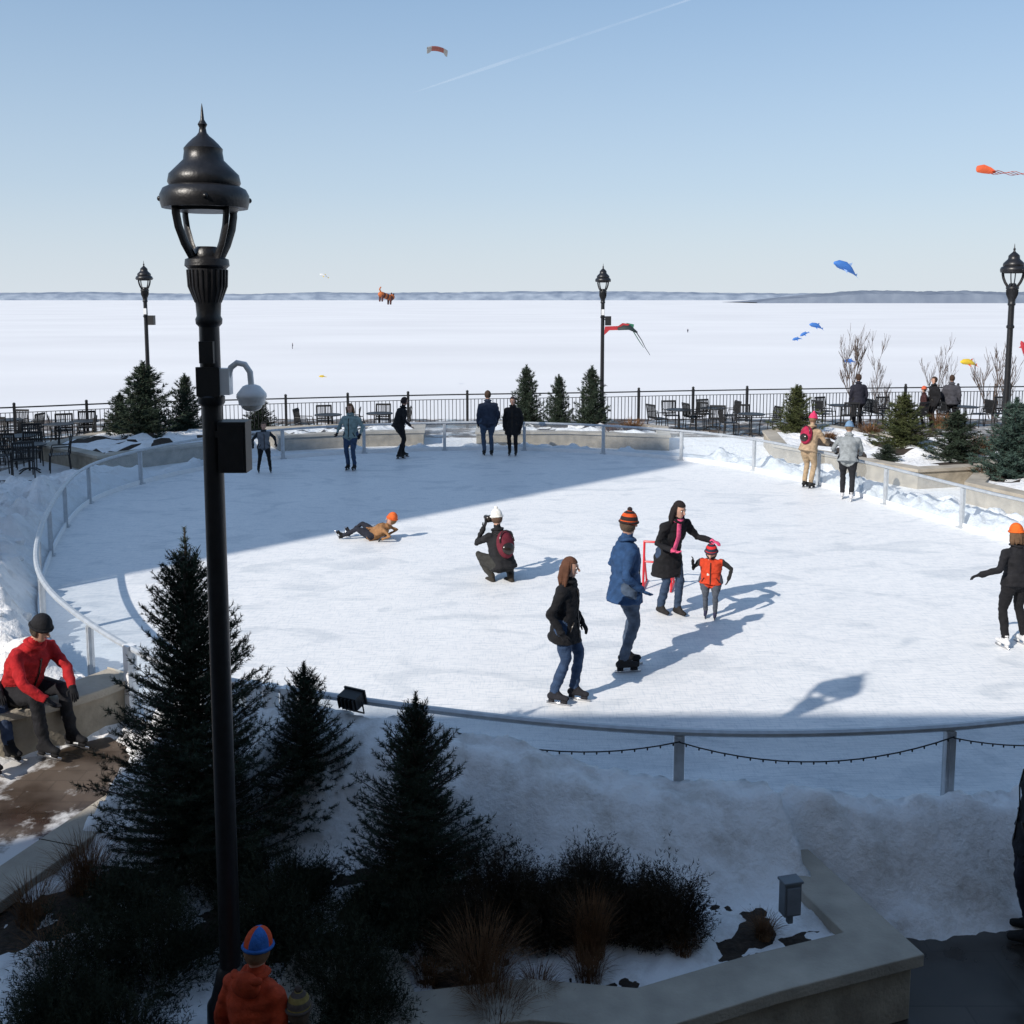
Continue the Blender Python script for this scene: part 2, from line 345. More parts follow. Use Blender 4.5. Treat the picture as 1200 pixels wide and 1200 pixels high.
mb.strip(plo,0.38,-0.09,0.0,0)
mb.build('planter_coping',[STONEC],bevel=.008)
mb=MB()
for a,b in zip(plo[:-1],plo[1:]):
    L=np.linalg.norm(b-a); k=max(1,int(L/0.8)); d=nrm(b-a)
    for i in range(1,k):
        p=a+(b-a)*(i/k); mb.box((p[0],p[1],-0.0435),(0.008,0.386,0.092),0,rz=math.atan2(d[1],d[0]))
mb.build('coping_joints',[SOIL])
PLP=[*plo,V(-3.2,9.7),V(0,9.0),V(2.1,8.5)]
def yrail(x):
    c=[p[1] for p in OUT if abs(p[0]-x)<0.25 and p[1]<12]
    return min(c) if c else 8.6
YR={}
def yr(x):
    k=round(x,1)
    if k not in YR: YR[k]=yrail(k)
    return YR[k]
def near_h(x,y):
    yy=yr(x); n1=fbm(x,y,0,1.1); n2=fbm(x,y,5,4.0); n3=fbm(x,y,8,10.0)
    if inside((x,y),PLP):
        topz=0.66-0.28*sm(x,-0.6,1.6)-0.12*sm(-x,1.6,3.0)
        y0=7.15+0.25*n1+0.5*sm(-x,-1.0,1.5)
        h=-0.10+(topz+0.12)*sm(y,y0,yy-0.25)**0.9+0.07*n1*sm(y,6.6,7.6)
        h+= 0.06*n2*sm(y,7.0,8)+0.018*n3+ (0.05*n1+0.03*n2+0.004)*(1-sm(y,7.0,7.8))
        return h
    h=-0.53+0.80*sm(y,7.35+0.15*n1,yy-0.15)+0.12*n1*sm(y,7.3,7.8)+0.07*n2*sm(y,7.3,7.7)+.018*n3
    if y<7.8: h+=0.06*max(0,fbm(x,y,9,3.0))*sm(y,7.1,7.6)
    if x<-3.2: h=-1
    return h
def soilh(x,y): return -0.105+0.02*fbm(x,y,2,3.0)+0.012*fbm(x,y,4,14.0), (inside((x,y),PLP) and y<8.6)
def hf(name,x0,x1,y0,y1,res,fn,mats):
    nx=int((x1-x0)/res)+1; ny=int((y1-y0)/res)+1; vs=[];fs=[]; kp=[]
    for j in range(ny):
        for i in range(nx):
            x=x0+i*res; y=y0+j*res; z,k=fn(x,y); vs.append((x,y,z)); kp.append(k)
    for j in range(ny-1):
        for i in range(nx-1):
            a=j*nx+i; q=(a,a+1,a+nx+1,a+nx)
            if any(kp[t] for t in q): fs.append(q)
    me=bpy.data.meshes.new(name); me.from_pydata(vs,[],fs)
    for m in mats: me.materials.append(m)
    me.polygons.foreach_set('use_smooth',[True]*len(fs)); o=bpy.data.objects.new(name,me); scene.collection.objects.link(o); return o
hf('planting_bed_soil',-4.6,2.6,5.1,8.7,0.05,soilh,[SOIL])
def nf(x,y):
    d=odist(x,y); z=near_h(x,y)
    if d<0.03: z=min(z,0.25)-6*(0.03-d); 
    return z, (d>-0.06 and z>-0.62)
hf('snow_bank',-4.4,6.6,5.2,9.9,0.042,nf,[SNOWD])
def ringh(x,y):
    d=odist(x,y); n1=fbm(x,y,3,0.8); n2=fbm(x,y,7,2.6); n3=fbm(x,y,11,7.0)
    if d<0.02: return -0.2,False
    if x<-2.8 and y<24.5:
        y0=10.3+0.9*min(x+4.1,0)-0.75*sm(x,-4.2,-3.4)
        f=sm(y-y0+0.25*n1+.06*n3,-0.5,0.45)
        lim=3.6-2.2*sm(y,15,20)
        h=(0.50+0.30*n1+0.24*n2+0.10*n3)*sm(d,-0.05,0.6)*(1-sm(d,lim+.5*n1,lim+.7+.5*n1))*(1-0.5*sm(y,19,24.5))+0.10*(1-sm(d,lim+.6,lim+.9))-.05
        h=h*f-0.08*(1-f)
    elif x>5.5:
        h=(0.17+0.14*n1+0.16*n2+.08*n3)*(1-sm(d,0.7+0.4*n1,1.5+.5*n1))*sm(d,0,0.25)-0.02
    else:
        h=(0.08+0.16*n1+0.10*n2+.05*n3)*(1-sm(d,0.3+0.3*n1,0.8+.4*n1))*sm(d,0,0.2)-0.03
    h=max(h,-0.09)
    return h,(h>-0.06)
hf('snow_drift',-13,14,9.1,32,0.085,ringh,[SNOW])
# chunks of ploughed snow along the left bank
mb=MB(); rc=random.Random(3)
for _ in range(190):
    x=rc.uniform(-8.5,-3.3); y=rc.uniform(9.2,17); d=odist(x,y); h,k=ringh(x,y)
    if not k or d<.15 or h<-0.03: continue
    r=rc.uniform(.03,.10); o_=len(mb.v); mb.ell((x,y,h+r*.2),(r*rc.uniform(.8,1.4),r,r*.7),0,nu=7,nv=5)
    for i in range(o_,len(mb.v)):
        v=mb.v[i]; q=noise.noise(Vector(v)*9)*.4*r; mb.v[i]=(v[0]+q,v[1]-q,v[2]+q)
mb.build('snow_clumps',[SNOW],smooth=True)
# ------------------------------------------------------------ stone bench left
mb=MB(); bp=catmull([V(-4.12,10.45),V(-4.42,9.98),V(-4.85,9.62),V(-5.4,9.35),V(-6.2,9.15)],False,5)
mb.strip(bp,0.36,-0.04,0.36,0); mb.strip(bp,0.46,0.36,0.45,1); mb.build('stone_bench',[STONE,STONEC],bevel=0.012)
# ------------------------------------------------------------ rear planters
def planter(name,poly,h=0.42,seed=0):
    mb=MB(); mb.strip(poly,0.3,-0.04,h-0.07,0,closed=True); mb.strip(poly,0.38,h-0.07,h,1,closed=True)
    c=np.mean(np.array(poly),0); k=12; vs=[];fs=[];ms=[]; n=len(poly); ring=[poly[i]+(poly[(i+1)%n]-poly[i])*t/6 for i in range(n) for t in range(6)]
    M=len(ring)
    for a in range(k):
        r=1-a/(k-1)
        for p in ring:
            q=c+(p-c)*r; z=h-0.05+0.12*(1-r**3)*(0.4+fbm(q[0],q[1],seed+3,.5))+0.15*fbm(q[0],q[1],seed,1.8)*(1-r**6); vs.append((q[0],q[1],z))
    for a in range(k-1):
        for j in range(M):
            fs.append((a*M+j,a*M+(j+1)%M,(a+1)*M+(j+1)%M,(a+1)*M+j)); v=vs[a*M+j]; ms.append(3 if fbm(v[0],v[1],seed+8,.9)>.22 else 2)
    mb.add(vs,fs,ms); return mb.build(name,[STONE,STONEC,SNOW,SOIL],smooth=True)
planter('stone_planter',[V(-0.9,30.1),V(1.6,30.2),V(4.4,29.4),V(4.6,31.2),V(3,32.4),V(-0.9,32.6)])
planter('stone_planter',[V(-6.6,29.3),V(-4.6,30.1),V(-2.8,30.4),V(-2.9,32.0),V(-5.5,31.6),V(-7.4,31.0)],seed=3)
planter('stone_planter',[V(-10.4,25.6),V(-8.6,27.6),V(-7.8,28.4),V(-8.8,31.2),V(-12,30.6),V(-12.6,27.5)],seed=5)
planter('stone_planter',[V(7.2,27.2),V(9.4,23.4),V(11.6,24.0),V(11.4,28),V(9.6,31.5),V(7.6,30.0)],seed=7,h=0.45)
planter('stone_planter',[V(9.9,21.6),V(11.2,18.0),V(13.5,18.5),V(13.6,23),V(12.6,24.4),V(10.9,23.2)],seed=9,h=0.45)
# ------------------------------------------------------------ lamps
def lamp(name,loc,H,gear=None,n=20,S=1.0):
    mb=MB()
    mb.lathe([(0.20,0),(0.20,0.10),(0.17,0.13),(0.165,0.32),(0.14,0.36),(0.11,0.48),(0.095,0.56),(0.075,0.60)],(0,0,0),0,n)
    L=H-1.22
    mb.lathe([(0.072,0.55),(0.064,L-0.85),(0.062,L-0.42)],(0,0,0),0,n)
    mb.lathe([(0.070,L-0.66),(0.085,L-0.64),(0.085,L-0.60),(0.066,L-0.58),(0.064,L-0.15),(0.082,L-0.13),(0.085,L-0.10),(0.075,L-0.08),(0.080,L+0.0),(0.115,L+0.10),(0.12,L+0.22),(0.140,L+0.24),(0.135,L+0.28),(0.085,L+0.30),(0.08,L+0.34),(0.06,L+0.36)],(0,0,0),0,n)
    for i in range(24):
        th=2*math.pi*i/24; mb.tube([(0.080*math.cos(th),0.080*math.sin(th),L+0.01),(0.119*math.cos(th),0.119*math.sin(th),L+0.11),(0.124*math.cos(th),0.124*math.sin(th),L+0.21)],0.006,0,n=5)
    for i in range(4):
        th=math.pi/4+i*math.pi/2+0.12; c,s_=math.cos(th),math.sin(th); pr=[(0.105,.29),(0.16,.38),(0.20,.48),(0.215,.56),(0.215,.64)]
        mb.tube([(r*c,r*s_,L+z) for r,z in pr],[(0.012,0.03)]*5,0,n=8,side=(-s_,c,0))
    mb.lathe([(0.265,L+.60),(0.275,L+.64),(0.275,L+.68),(0.255,L+.72),(0.215,L+.74),(0.225,L+.76),(0.215,L+.81),(0.165,L+.86),(0.125,L+.90),(0.118,L+.95),(0.12,L+.97),(0.095,L+1.0),(0.065,L+1.03),(0.04,L+1.05),(0.025,L+1.07),(0.02,L+1.10),(0.03,L+1.12),(0.012,L+1.15),(0.006,L+1.22),(0.001,L+1.25)],(0,0,0),0,n+8)
    mb.lathe([(0.20,L+.58),(0.21,L+.602),(0.05,L+.603)],(0,0,0),0,n)
    for i in range(4):
        th=i*math.pi/2+0.3; mb.ell((0.272*math.cos(th),0.272*math.sin(th),L+.655),(.018,.018,.018),0,nu=8,nv=5)
    mats=[BLACK,WHITE,IRON]
    if gear=='camera':
        a=L-0.5
        mb.box((0.085,-0.02,a+0.0),(0.10,0.09,0.17),1)
        mb.box((0.0,-0.06,a+0.0),(0.15,0.03,0.19),2)
        mb.tube([(0.12,-.03,a+0.03),(0.14,-.03,a+0.09),(0.18,-.03,a+0.12),(0.23,-.03,a+0.11),(0.262,-.03,a+0.06),(0.268,-.03,a-0.03)],0.02,1,n=10)
        mb.lathe([(0.03,-.02),(0.055,-.03),(0.08,-.06),(0.095,-.08),(0.097,-.10),(0.085,-.125),(0.082,-.15)],(0.268,-.03,a),1,18)
        mb.ell((0.268,-.03,a-0.15),(.07,.07,.045),1,v0=-90,v1=0,nv=5)
        mb.box((0.15,-.03,a-0.42),(0.18,0.15,0.33),2); mb.box((0.06,-.03,a-0.34),(0.06,0.06,0.04),2); mb.box((0.15,-.108,a-0.42),(0.15,0.012,0.29),0)
        mb.box((0.0,-0.06,a+0.19),(0.09,0.06,0.14),2)
    elif gear=='box':
        mb.box((0.19,0,L-0.75),(0.2,0.2,0.32),2); mb.box((0.09,0,L-0.7),(0.08,0.04,0.04),2); mb.box((0.0,-0.03,L-0.45),(0.1,0.1,0.2),1)
    o=mb.build(name,mats,smooth=True); o.location=loc; o.scale=(S,S,S); return o
YL=5.75; S_=.87; tz=at(240,121,YL)[2]; lx=at(244,350,YL)[0]
lamp('street_lamp',(lx,YL,-0.12),(tz+.12)/S_-.03,'camera',28,S_)
a_=at(706,400,36); lamp('street_lamp',(a_[0],36,-0.04),5.55,'box')
a_=at(172,400,34.8); lamp('street_lamp',(a_[0],34.8,-0.04),5.6,'box')
a_=at(1183,400,23.3); lamp('street_lamp',(a_[0],23.3,0.1),5.45)
# ------------------------------------------------------------ iron fence
fp=[]
for x,y in ((-260,486),(0,478),(150,472),(300,468),(500,463),(700,460),(800,458),(1000,455),(1200,453),(1500,450)):
    fp.append(g(x,y,1.1)[:2])
fc=np.array(catmull(fp,False,6))
mb=MB(); mb.strip(fc,0.05,1.08,1.12,0); mb.strip(fc,0.03,0.93,0.95,0); mb.strip(fc,0.03,0.08,0.11,0)
sg=np.linalg.norm(fc[1:]-fc[:-1],axis=1); cu=np.concatenate([[0],np.cumsum(sg)])
def fal(s): 
    i=min(len(sg)-1,int(np.searchsorted(cu,s,side='right')-1)); t=(s-cu[i])/sg[i]; return fc[i]+(fc[i+1]-fc[i])*t, math.atan2(*(fc[i+1]-fc[i])[::-1])
s_=0; k=0
while s_<cu[-1]:
    p,a=fal(s_)
    if k%16==0:
        mb.box((p[0],p[1],0.56),(0.08,0.08,1.2),0,rz=a); mb.ell((p[0],p[1],1.2),(.05,.05,.05),0,nu=8,nv=5)
    else: mb.box((p[0],p[1],0.52),(0.02,0.02,0.86),0,rz=a)
    s_+=0.125; k+=1
mb.build('iron_fence',[IRON])
# ------------------------------------------------------------ patio furniture
def chair_mesh():
    mb=MB()
    for x in(-.24,.24):
        mb.tube([(x,.24,0),(x,.22,.44)],.016,0,n=6); mb.tube([(x,-.26,0),(x,-.22,.44),(x,-.30,.9)],.016,0,n=6)
        mb.tube([(x,-.24,.66),(x,.15,.66),(x,.2,.44)],.016,0,n=6)
    for i in range(7): mb.box((0,-.2+i*.068,.45),(.48,.055,.014),0)
    for i in range(9): mb.box((-.21+i*.0525,-.262,.68),(.024,.014,.42),0)
    mb.box((0,-.3,.9),(.5,.02,.06),0); mb.box((0,-.235,.5),(.48,.02,.04),0)
    return mb.build('patio_chair',[IRON])
def table_mesh():
    mb=MB(); mb.lathe([(.42,.70),(.43,.715),(.42,.73)],(0,0,0),0,20); mb.lathe([(.03,.05),(.03,.70)],(0,0,0),0,8)
    for i in range(4):
        th=i*math.pi/2+.4; mb.tube([(0,0,.12),(.2*math.cos(th),.2*math.sin(th),.09),(.34*math.cos(th),.34*math.sin(th),.015)],.018,0,n=6)
    return mb.build('patio_table',[IRON])
ch=chair_mesh(); tb=table_mesh(); first=[True,True]
def place(src,idx,x,y,rz,z=-0.04):
    if first[idx]: o=src; first[idx]=False
    else: o=bpy.data.objects.new(src.name.split('.')[0],src.data); scene.collection.objects.link(o)
    o.location=(x,y,z); o.rotation_euler=(0,0,rz); return o
R=random.Random(11)
sets=[(25,540),(70,524),(10,518),(100,520),(-20,530),(35,552),(385,511),(445,509),(795,504),(835,502),(880,510),(985,498),(1130,500),(1190,498),(1055,498)]
for px,py in sets:
    q=g(px,py,0); place(tb,1,q[0],q[1],R.random()*6)
    for k in range(R.choice([3,4])):
        th=R.random()*.5+k*math.pi/2; place(ch,0,q[0]+.72*math.cos(th),q[1]+.72*math.sin(th),th+math.pi/2+R.uniform(-.3,.3))
# ------------------------------------------------------------ foliage
def needles(O,D,Ln,k,nl,nw,rng):
    n=len(O); O=np.repeat(O,k,0); D=np.repeat(D,k,0); Ln=np.repeat(Ln,k); t=rng.random(n*k)
    p=O+D*(Ln*t)[:,None]; r=rng.normal(size=(n*k,3)); r-= (r*D).sum(1)[:,None]*D; r/=np.linalg.norm(r,axis=1)[:,None]+1e-9
    d=D*0.75+r*0.75; d/=np.linalg.norm(d,axis=1)[:,None]; s=np.cross(d,rng.normal(size=(n*k,3))); s/=np.linalg.norm(s,axis=1)[:,None]+1e-9
    L=(nl*(.7+.6*rng.random(n*k)))[:,None]
    a=p-s*nw/2; b=p+s*nw/2; c=p+d*L
    return np.stack([a,b,c],1).reshape(-1,3)
def soup(mb):
    v=np.array(mb.v); out=[]
    for f in mb.f:
        for i in range(1,len(f)-1): out+= [f[0],f[i],f[i+1]]
    return v[out]
def spruce_mesh(name,H,Rr,seed,nb,k,nl,nw,fol,tw=0.055,ex=.8,lead=.1):
    rng=np.random.default_rng(seed); O=[];D=[];L=[]; mb=MB()
    mb.tube([(0,0,-.1),(0,0,H*.5),(0,0,H)],[.03*H/2,.018*H/2,.004],0,n=7)
    for i in range(nb):
        u=(i+rng.random())/nb; zf=0.02+(0.975-lead)*u**1.12; z=H*zf
        lobe=1+.22*noise.noise(Vector((math.cos(i*2.399)*1.4,math.sin(i*2.399)*1.4,zf*6+seed)))*2
        ln=Rr*max(0.02,(1-zf*1.02))**ex*rng.uniform(.55,1.15)*lobe+0.03
        az=i*2.399+rng.normal()*.3; up=-0.10+0.95*zf**1.5; d0=V(math.cos(az),math.sin(az),0)
        st=max(2,int(ln/tw)); pts=[]
        for q in range(st+1):
            t=q/st; pts.append(V(0,0,z)+d0*ln*t+V(0,0,ln*(up*t+0.34*t*t-0.05)))
        if ln>0.12: mb.tube([pts[0],pts[st//2],pts[-1]],[.008,.006,.002],0,n=4,cap='ff')
        for q in range(st):
            p=pts[q]; dd=nrm(pts[q+1]-pts[q]); sd_=nrm(np.cross(dd,V(0,0,1)))
            for sg_ in (-1,1):
                tl=(0.45*(1-q/st)*ln+0.05)*rng.uniform(.5,1.1); tl=min(tl,.26*max(1,H/2.2),.45*ln+.015)
                O.append(p); D.append(nrm(dd*.8+sd_*sg_*rng.uniform(.35,.9)+V(0,0,rng.uniform(-.2,.5)))); L.append(tl)
        O.append(pts[-2]); D.append(nrm(pts[-1]-pts[-2]+V(0,0,.01))); L.append(min(.10,.4*ln+.02))
    for q in range(9):
        zz=H*(1-lead)+H*lead*q/9; O.append(V(0,0,zz)); D.append(V(0,0,1)); L.append(H*lead/9)
        if q in(1,3,5):
            for t in range(4): a=t*1.57+q; O.append(V(0,0,zz)); D.append(nrm(V(math.cos(a),math.sin(a),1.2))); L.append(H*.035*(1-q/9))
    T=needles(np.array(O),np.array(D),np.array(L),k,nl,nw,rng); S=soup(mb)
    return fastmesh(name,np.concatenate([S,T]),3,[BARK,fol],np.concatenate([np.zeros(len(S)//3),np.ones(len(T)//3)]))
def put(name,me,loc,sc=(1,1,1),rz=0):
    o=bpy.data.objects.new(name,me); scene.collection.objects.link(o); o.location=loc; o.scale=sc; o.rotation_euler=(0,0,rz); return o
def near_tree(px,pytop,Y,base,R_,seed,nb,k,ex=.8):
    t=at(px,pytop,Y); me=spruce_mesh('spruce',t[2]-base,R_,seed,nb,k,.032,.0055,FOL,.055,ex); put('spruce_tree',me,(t[0],Y,base))
near_tree(216,618,7.75,-.1,.84,1,500,24,.85)
near_tree(356,776,8.25,-.02,.54,2,260,20,.85)
near_tree(487,811,7.25,-.1,.60,3,300,22,.85)
far=[spruce_mesh('spruce_far%d'%i,2.0,.80,20+i,190,10,.08,.018,FOL,.09) for i in range(3)]
farw=spruce_mesh('spruce_far_l',2.0,.78,30,190,10,.08,.018,FOLW,.09); farb=spruce_mesh('spruce_far_b',2.0,.8,31,200,11,.08,.018,FOLB,.09)
def ft(px,pt,Y,wpx,me,zb=.35):
    t=at(px,pt,Y); h=t[2]-zb; r=wpx*Y/1200/2/.80*1.15; put('spruce_tree',me,(t[0],Y,zb),(r,r,h/2),px*.1)
ft(167,424,29.6,92,far[0],.1); ft(140,460,30.2,50,far[2],.1); ft(216,438,30.8,46,far[1]); ft(303,466,33.5,44,far[2],0)
ft(617,428,32.0,44,far[1]); ft(655,439,31.6,38,far[2]); ft(694,429,31.3,48,far[0])
ft(934,451,30.2,56,farw,.3); ft(1060,460,26.8,72,farw); ft(1123,481,24.9,80,far[2],.2); ft(1192,466,22.6,90,farb,.2); ft(1040,520,24.8,34,far[1],.4)
def shrub(name,c,r,seed,n,fol,k=10,nl=.03,nw=.006,tw=.16):
    rng=np.random.default_rng(seed); q=rng.normal(size=(n,3)); q/=np.linalg.norm(q,axis=1)[:,None]; q[:,2]=np.abs(q[:,2])
    lump=np.array([0.80+0.65*noise.noise(Vector((a*2.2+seed,b*2.2,cc*2.2))) for a,b,cc in q])
    rad=(0.35+0.65*rng.random(n)**.5)*lump; O=q*rad[:,None]*np.array(r)
    D=q*np.array([.7,.7,.5])+np.array([0,0,.8])+rng.normal(size=(n,3))*.25; D/=np.linalg.norm(D,axis=1)[:,None]
    L=tw*(.4+1.1*rng.random(n)); T=needles(O,D,L,k,nl,nw,rng)
    st=[]
    for i in range(0,n,3):
        s=nrm(np.cross(D[i],V(.3,.5,.1)))*.003; b0=V(O[i][0]*.3,O[i][1]*.3,0); st+=[b0-s,b0+s,O[i]+D[i]*L[i]]
    A=np.concatenate([T,np.array(st)]); me=fastmesh(name,A,3,[fol]); put(name,me,c)
def gs(px,py,z=-.1): return g(px,py,z)
for i,(px,py,rx,rz_) in enumerate([(95,1150,.42,.55),(190,1120,.45,.6),(150,1060,.40,.45),(60,1205,.36,.45),(320,1090,.45,.55),(400,1130,.42,.5),(345,1040,.4,.4),(270,1020,.4,.45),(450,1060,.35,.4),(130,1230,.45,.5),(420,1180,.33,.36),(500,1080,.36,.40)]):
    q=gs(px,py+25); shrub('yew_shrub',(q[0],q[1],-.12),(rx,rx,rz_),40+i,1500,YEW)
for i,(px,py,rx,rz_) in enumerate([(590,1085,.40,.58),(690,1075,.30,.52),(640,1105,.30,.42),(780,1100,.32,.48),(735,1100,.27,.38),(545,1120,.28,.36)]):
    q=gs(px,py); shrub('dry_shrub',(q[0],q[1],-.1),(rx,rx*.8,rz_),60+i,1900,BROWNL,k=9)
def grass(name,c,r,h,n,seed,m=DRY,w=.005):
    rng=np.random.default_rng(seed); A=[]
    for i in range(n):
        a=rng.random()*6.28; rr=r*rng.random()**.5*.4; b=V(math.cos(a)*rr,math.sin(a)*rr,0); lean=rng.uniform(.1,.9)*r; hh=h*rng.uniform(.5,1.1); a+=rng.normal()*.4
        d=V(math.cos(a),math.sin(a),0); s=V(-d[1],d[0],0)*w/2
        for q in range(4):
            t=q/4;t2=(q+1)/4; p=b+d*lean*t**1.8+V(0,0,hh*(t-.25*t**3)); p2=b+d*lean*t2**1.8+V(0,0,hh*(t2-.25*t2**3))
            A+=[p-s*(1-t*.6),p+s*(1-t*.6),p2]
            if q<3: A+=[p-s*(1-t*.6),p2,p2-s*(1-t2*.6)]
    put(name,fastmesh(name,np.array(A),3,[m]),c)
for i,(px,py,r,h) in enumerate([(565,1165,.38,.58),(692,1125,.25,.58),(585,1200,.3,.35),(690,1150,.22,.28),(895,1098,.16,.2),(100,1040,.35,.45),(40,1080,.3,.4),(60,1130,.3,.3),(800,1120,.15,.2),(630,1170,.2,.25),(500,1150,.2,.2)]):
    q=gs(px,py); grass('ornamental_grass',(q[0],q[1],-.1),r,h,600 if h>.4 else 280,80+i)
for i,(px,py,r,h) in enumerate([(740,507,.7,.6),(715,509,.5,.45),(1020,512,.6,.6),(1150,530,.8,.6),(970,520,.4,.5),(1105,500,.6,.6),(5,575,.4,.3),(1155,560,.5,.4)]):
    q=g(px,py,.3); grass('ornamental_grass',(q[0],q[1],.25 if px>20 else -.04),r,h,380,100+i,w=.022)
TWIG=mat('twig_bark',(0.11,0.08,0.065),rough=0.9,var=.3,scale=8)
def bare(name,loc,H,seed):
    rr=random.Random(seed); mb=MB()
    def br(p,d,l,r,dep):
        pts=[p]; dd=d
        for i in range(3):
            dd=nrm(dd+V(rr.uniform(-.12,.12),rr.uniform(-.12,.12),.16)); pts.append(pts[-1]+dd*l/3)
        mb.tube(pts,[r,r*.85,r*.7,r*.55],0,n=5,cap='ff')
        if dep==0: return
        for i in range(4):
            t=rr.uniform(.35,1); q=pts[min(3,int(t*3.3))]; a=rr.random()*6.28; e=nrm(dd*1.0+V(math.cos(a),math.sin(a),.2)*.55)
            br(q,e,l*rr.uniform(.5,.72),max(.007,r*.5),dep-1)
    br(V(0,0,-.1),V(0,0,1),H*.42,.04,4); zm=max(v[2] for v in mb.v); o=mb.build(name,[TWIG],loc=loc); o.scale=(H/zm*.8,H/zm*.8,H/zm)
for i,(px,pt,Y) in enumerate([(1000,378,38.5),(1036,385,37.8),(1103,388,40),(1168,400,38.5)]):
    t=at(px,pt,Y); bare('bare_tree',(t[0],Y,-1.3),t[2]+1.3,i+2)
mb=MB(); mb.prism([(6,37.01),(45,37.01),(45,44),(10,43)],LZ,-1.35,0); mb.build('lower_lawn',[SNOW])
# ------------------------------------------------------------ far shore
def shore(name,x0,x1,y,zmax,seed,m,taper=True,base=LZ,var=.2):
    vs=[];fs=[];n=500
    for i in range(n+1):
        x=x0+(x1-x0)*i/n; t=i/n; e=min(1,(min(t,1-t)*9))**.6 if taper else 1
        h=zmax*(.75+var*fbm(x/900,seed)+.05*fbm(x/90,seed+4)+.05*fbm(x/20,seed+9))*e; h=max(h,2)
        vs+=[(x,y,base-1),(x,y+2,base+h*.72),(x,y+60,base+h),(x,y+500,base-1)]
    for i in range(n):
        for q in range(3): a=i*4+q; fs.append((a,a+4,a+5,a+1))
    mb=MB(); mb.add(vs,fs,0); mb.build(name,[m],smooth=True)
HZ=mat('hazed_wooded_shore',(0.15,0.19,0.26),rough=1,scale=.02,col2=(0.32,0.37,0.44),detail=8,spec=0,stretch=(1,1,3))  # bluish base: distance haze is painted into the woods' colour
HZ2=mat('hazed_headland_woods',(0.14,0.17,0.225),rough=1,scale=.03,col2=(0.22,0.255,0.31),detail=8,spec=0)  # aerial haze painted into this base colour too, darker for the nearer hill
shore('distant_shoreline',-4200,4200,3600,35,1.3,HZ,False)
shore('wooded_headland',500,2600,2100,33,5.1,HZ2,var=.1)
# ------------------------------------------------------------ buildings behind the viewpoint (cast the shade)
BST=mat('buff_brick',(0.34,0.27,0.20),rough=.9,var=.15,scale=3,bump=.3); WIN=mat('window_glass',(0.05,0.07,0.09),rough=.08); TRIM=mat('stone_trim',(0.5,0.47,0.4),rough=.8)
def block(x0,x1,y0,y1,h,mb):
    mb.box(((x0+x1)/2,(y0+y1)/2,h/2-.25),(x1-x0,y1-y0,h+.5-.3),0); mb.box(((x0+x1)/2,(y0+y1)/2,h-.2),(x1-x0,y1-y0+.02,.2),1)
    nx=int((x1-x0)/2.6); fl=int(h/3.2)
    for f_ in range(fl):
        for i in range(nx):
            x=x0+(i+.5)*(x1-x0)/nx; z=1.6+f_*3.1
            mb.box((x,y1+.012,z),(1.2,.06,1.8),2); mb.box((x,y1+.05,z-.98),(1.4,.12,.12),1); mb.box((x,y1+.05,z),(.06,.03,1.8),1)
mb=MB()
block(-14,45,-9,-2,11.5,mb); block(-24,-14.003,-9,-2.0,9.2,mb); block(-50,-27,-5,-2,29.2,mb)
mb.build('hotel_building',[BST,TRIM,WIN])
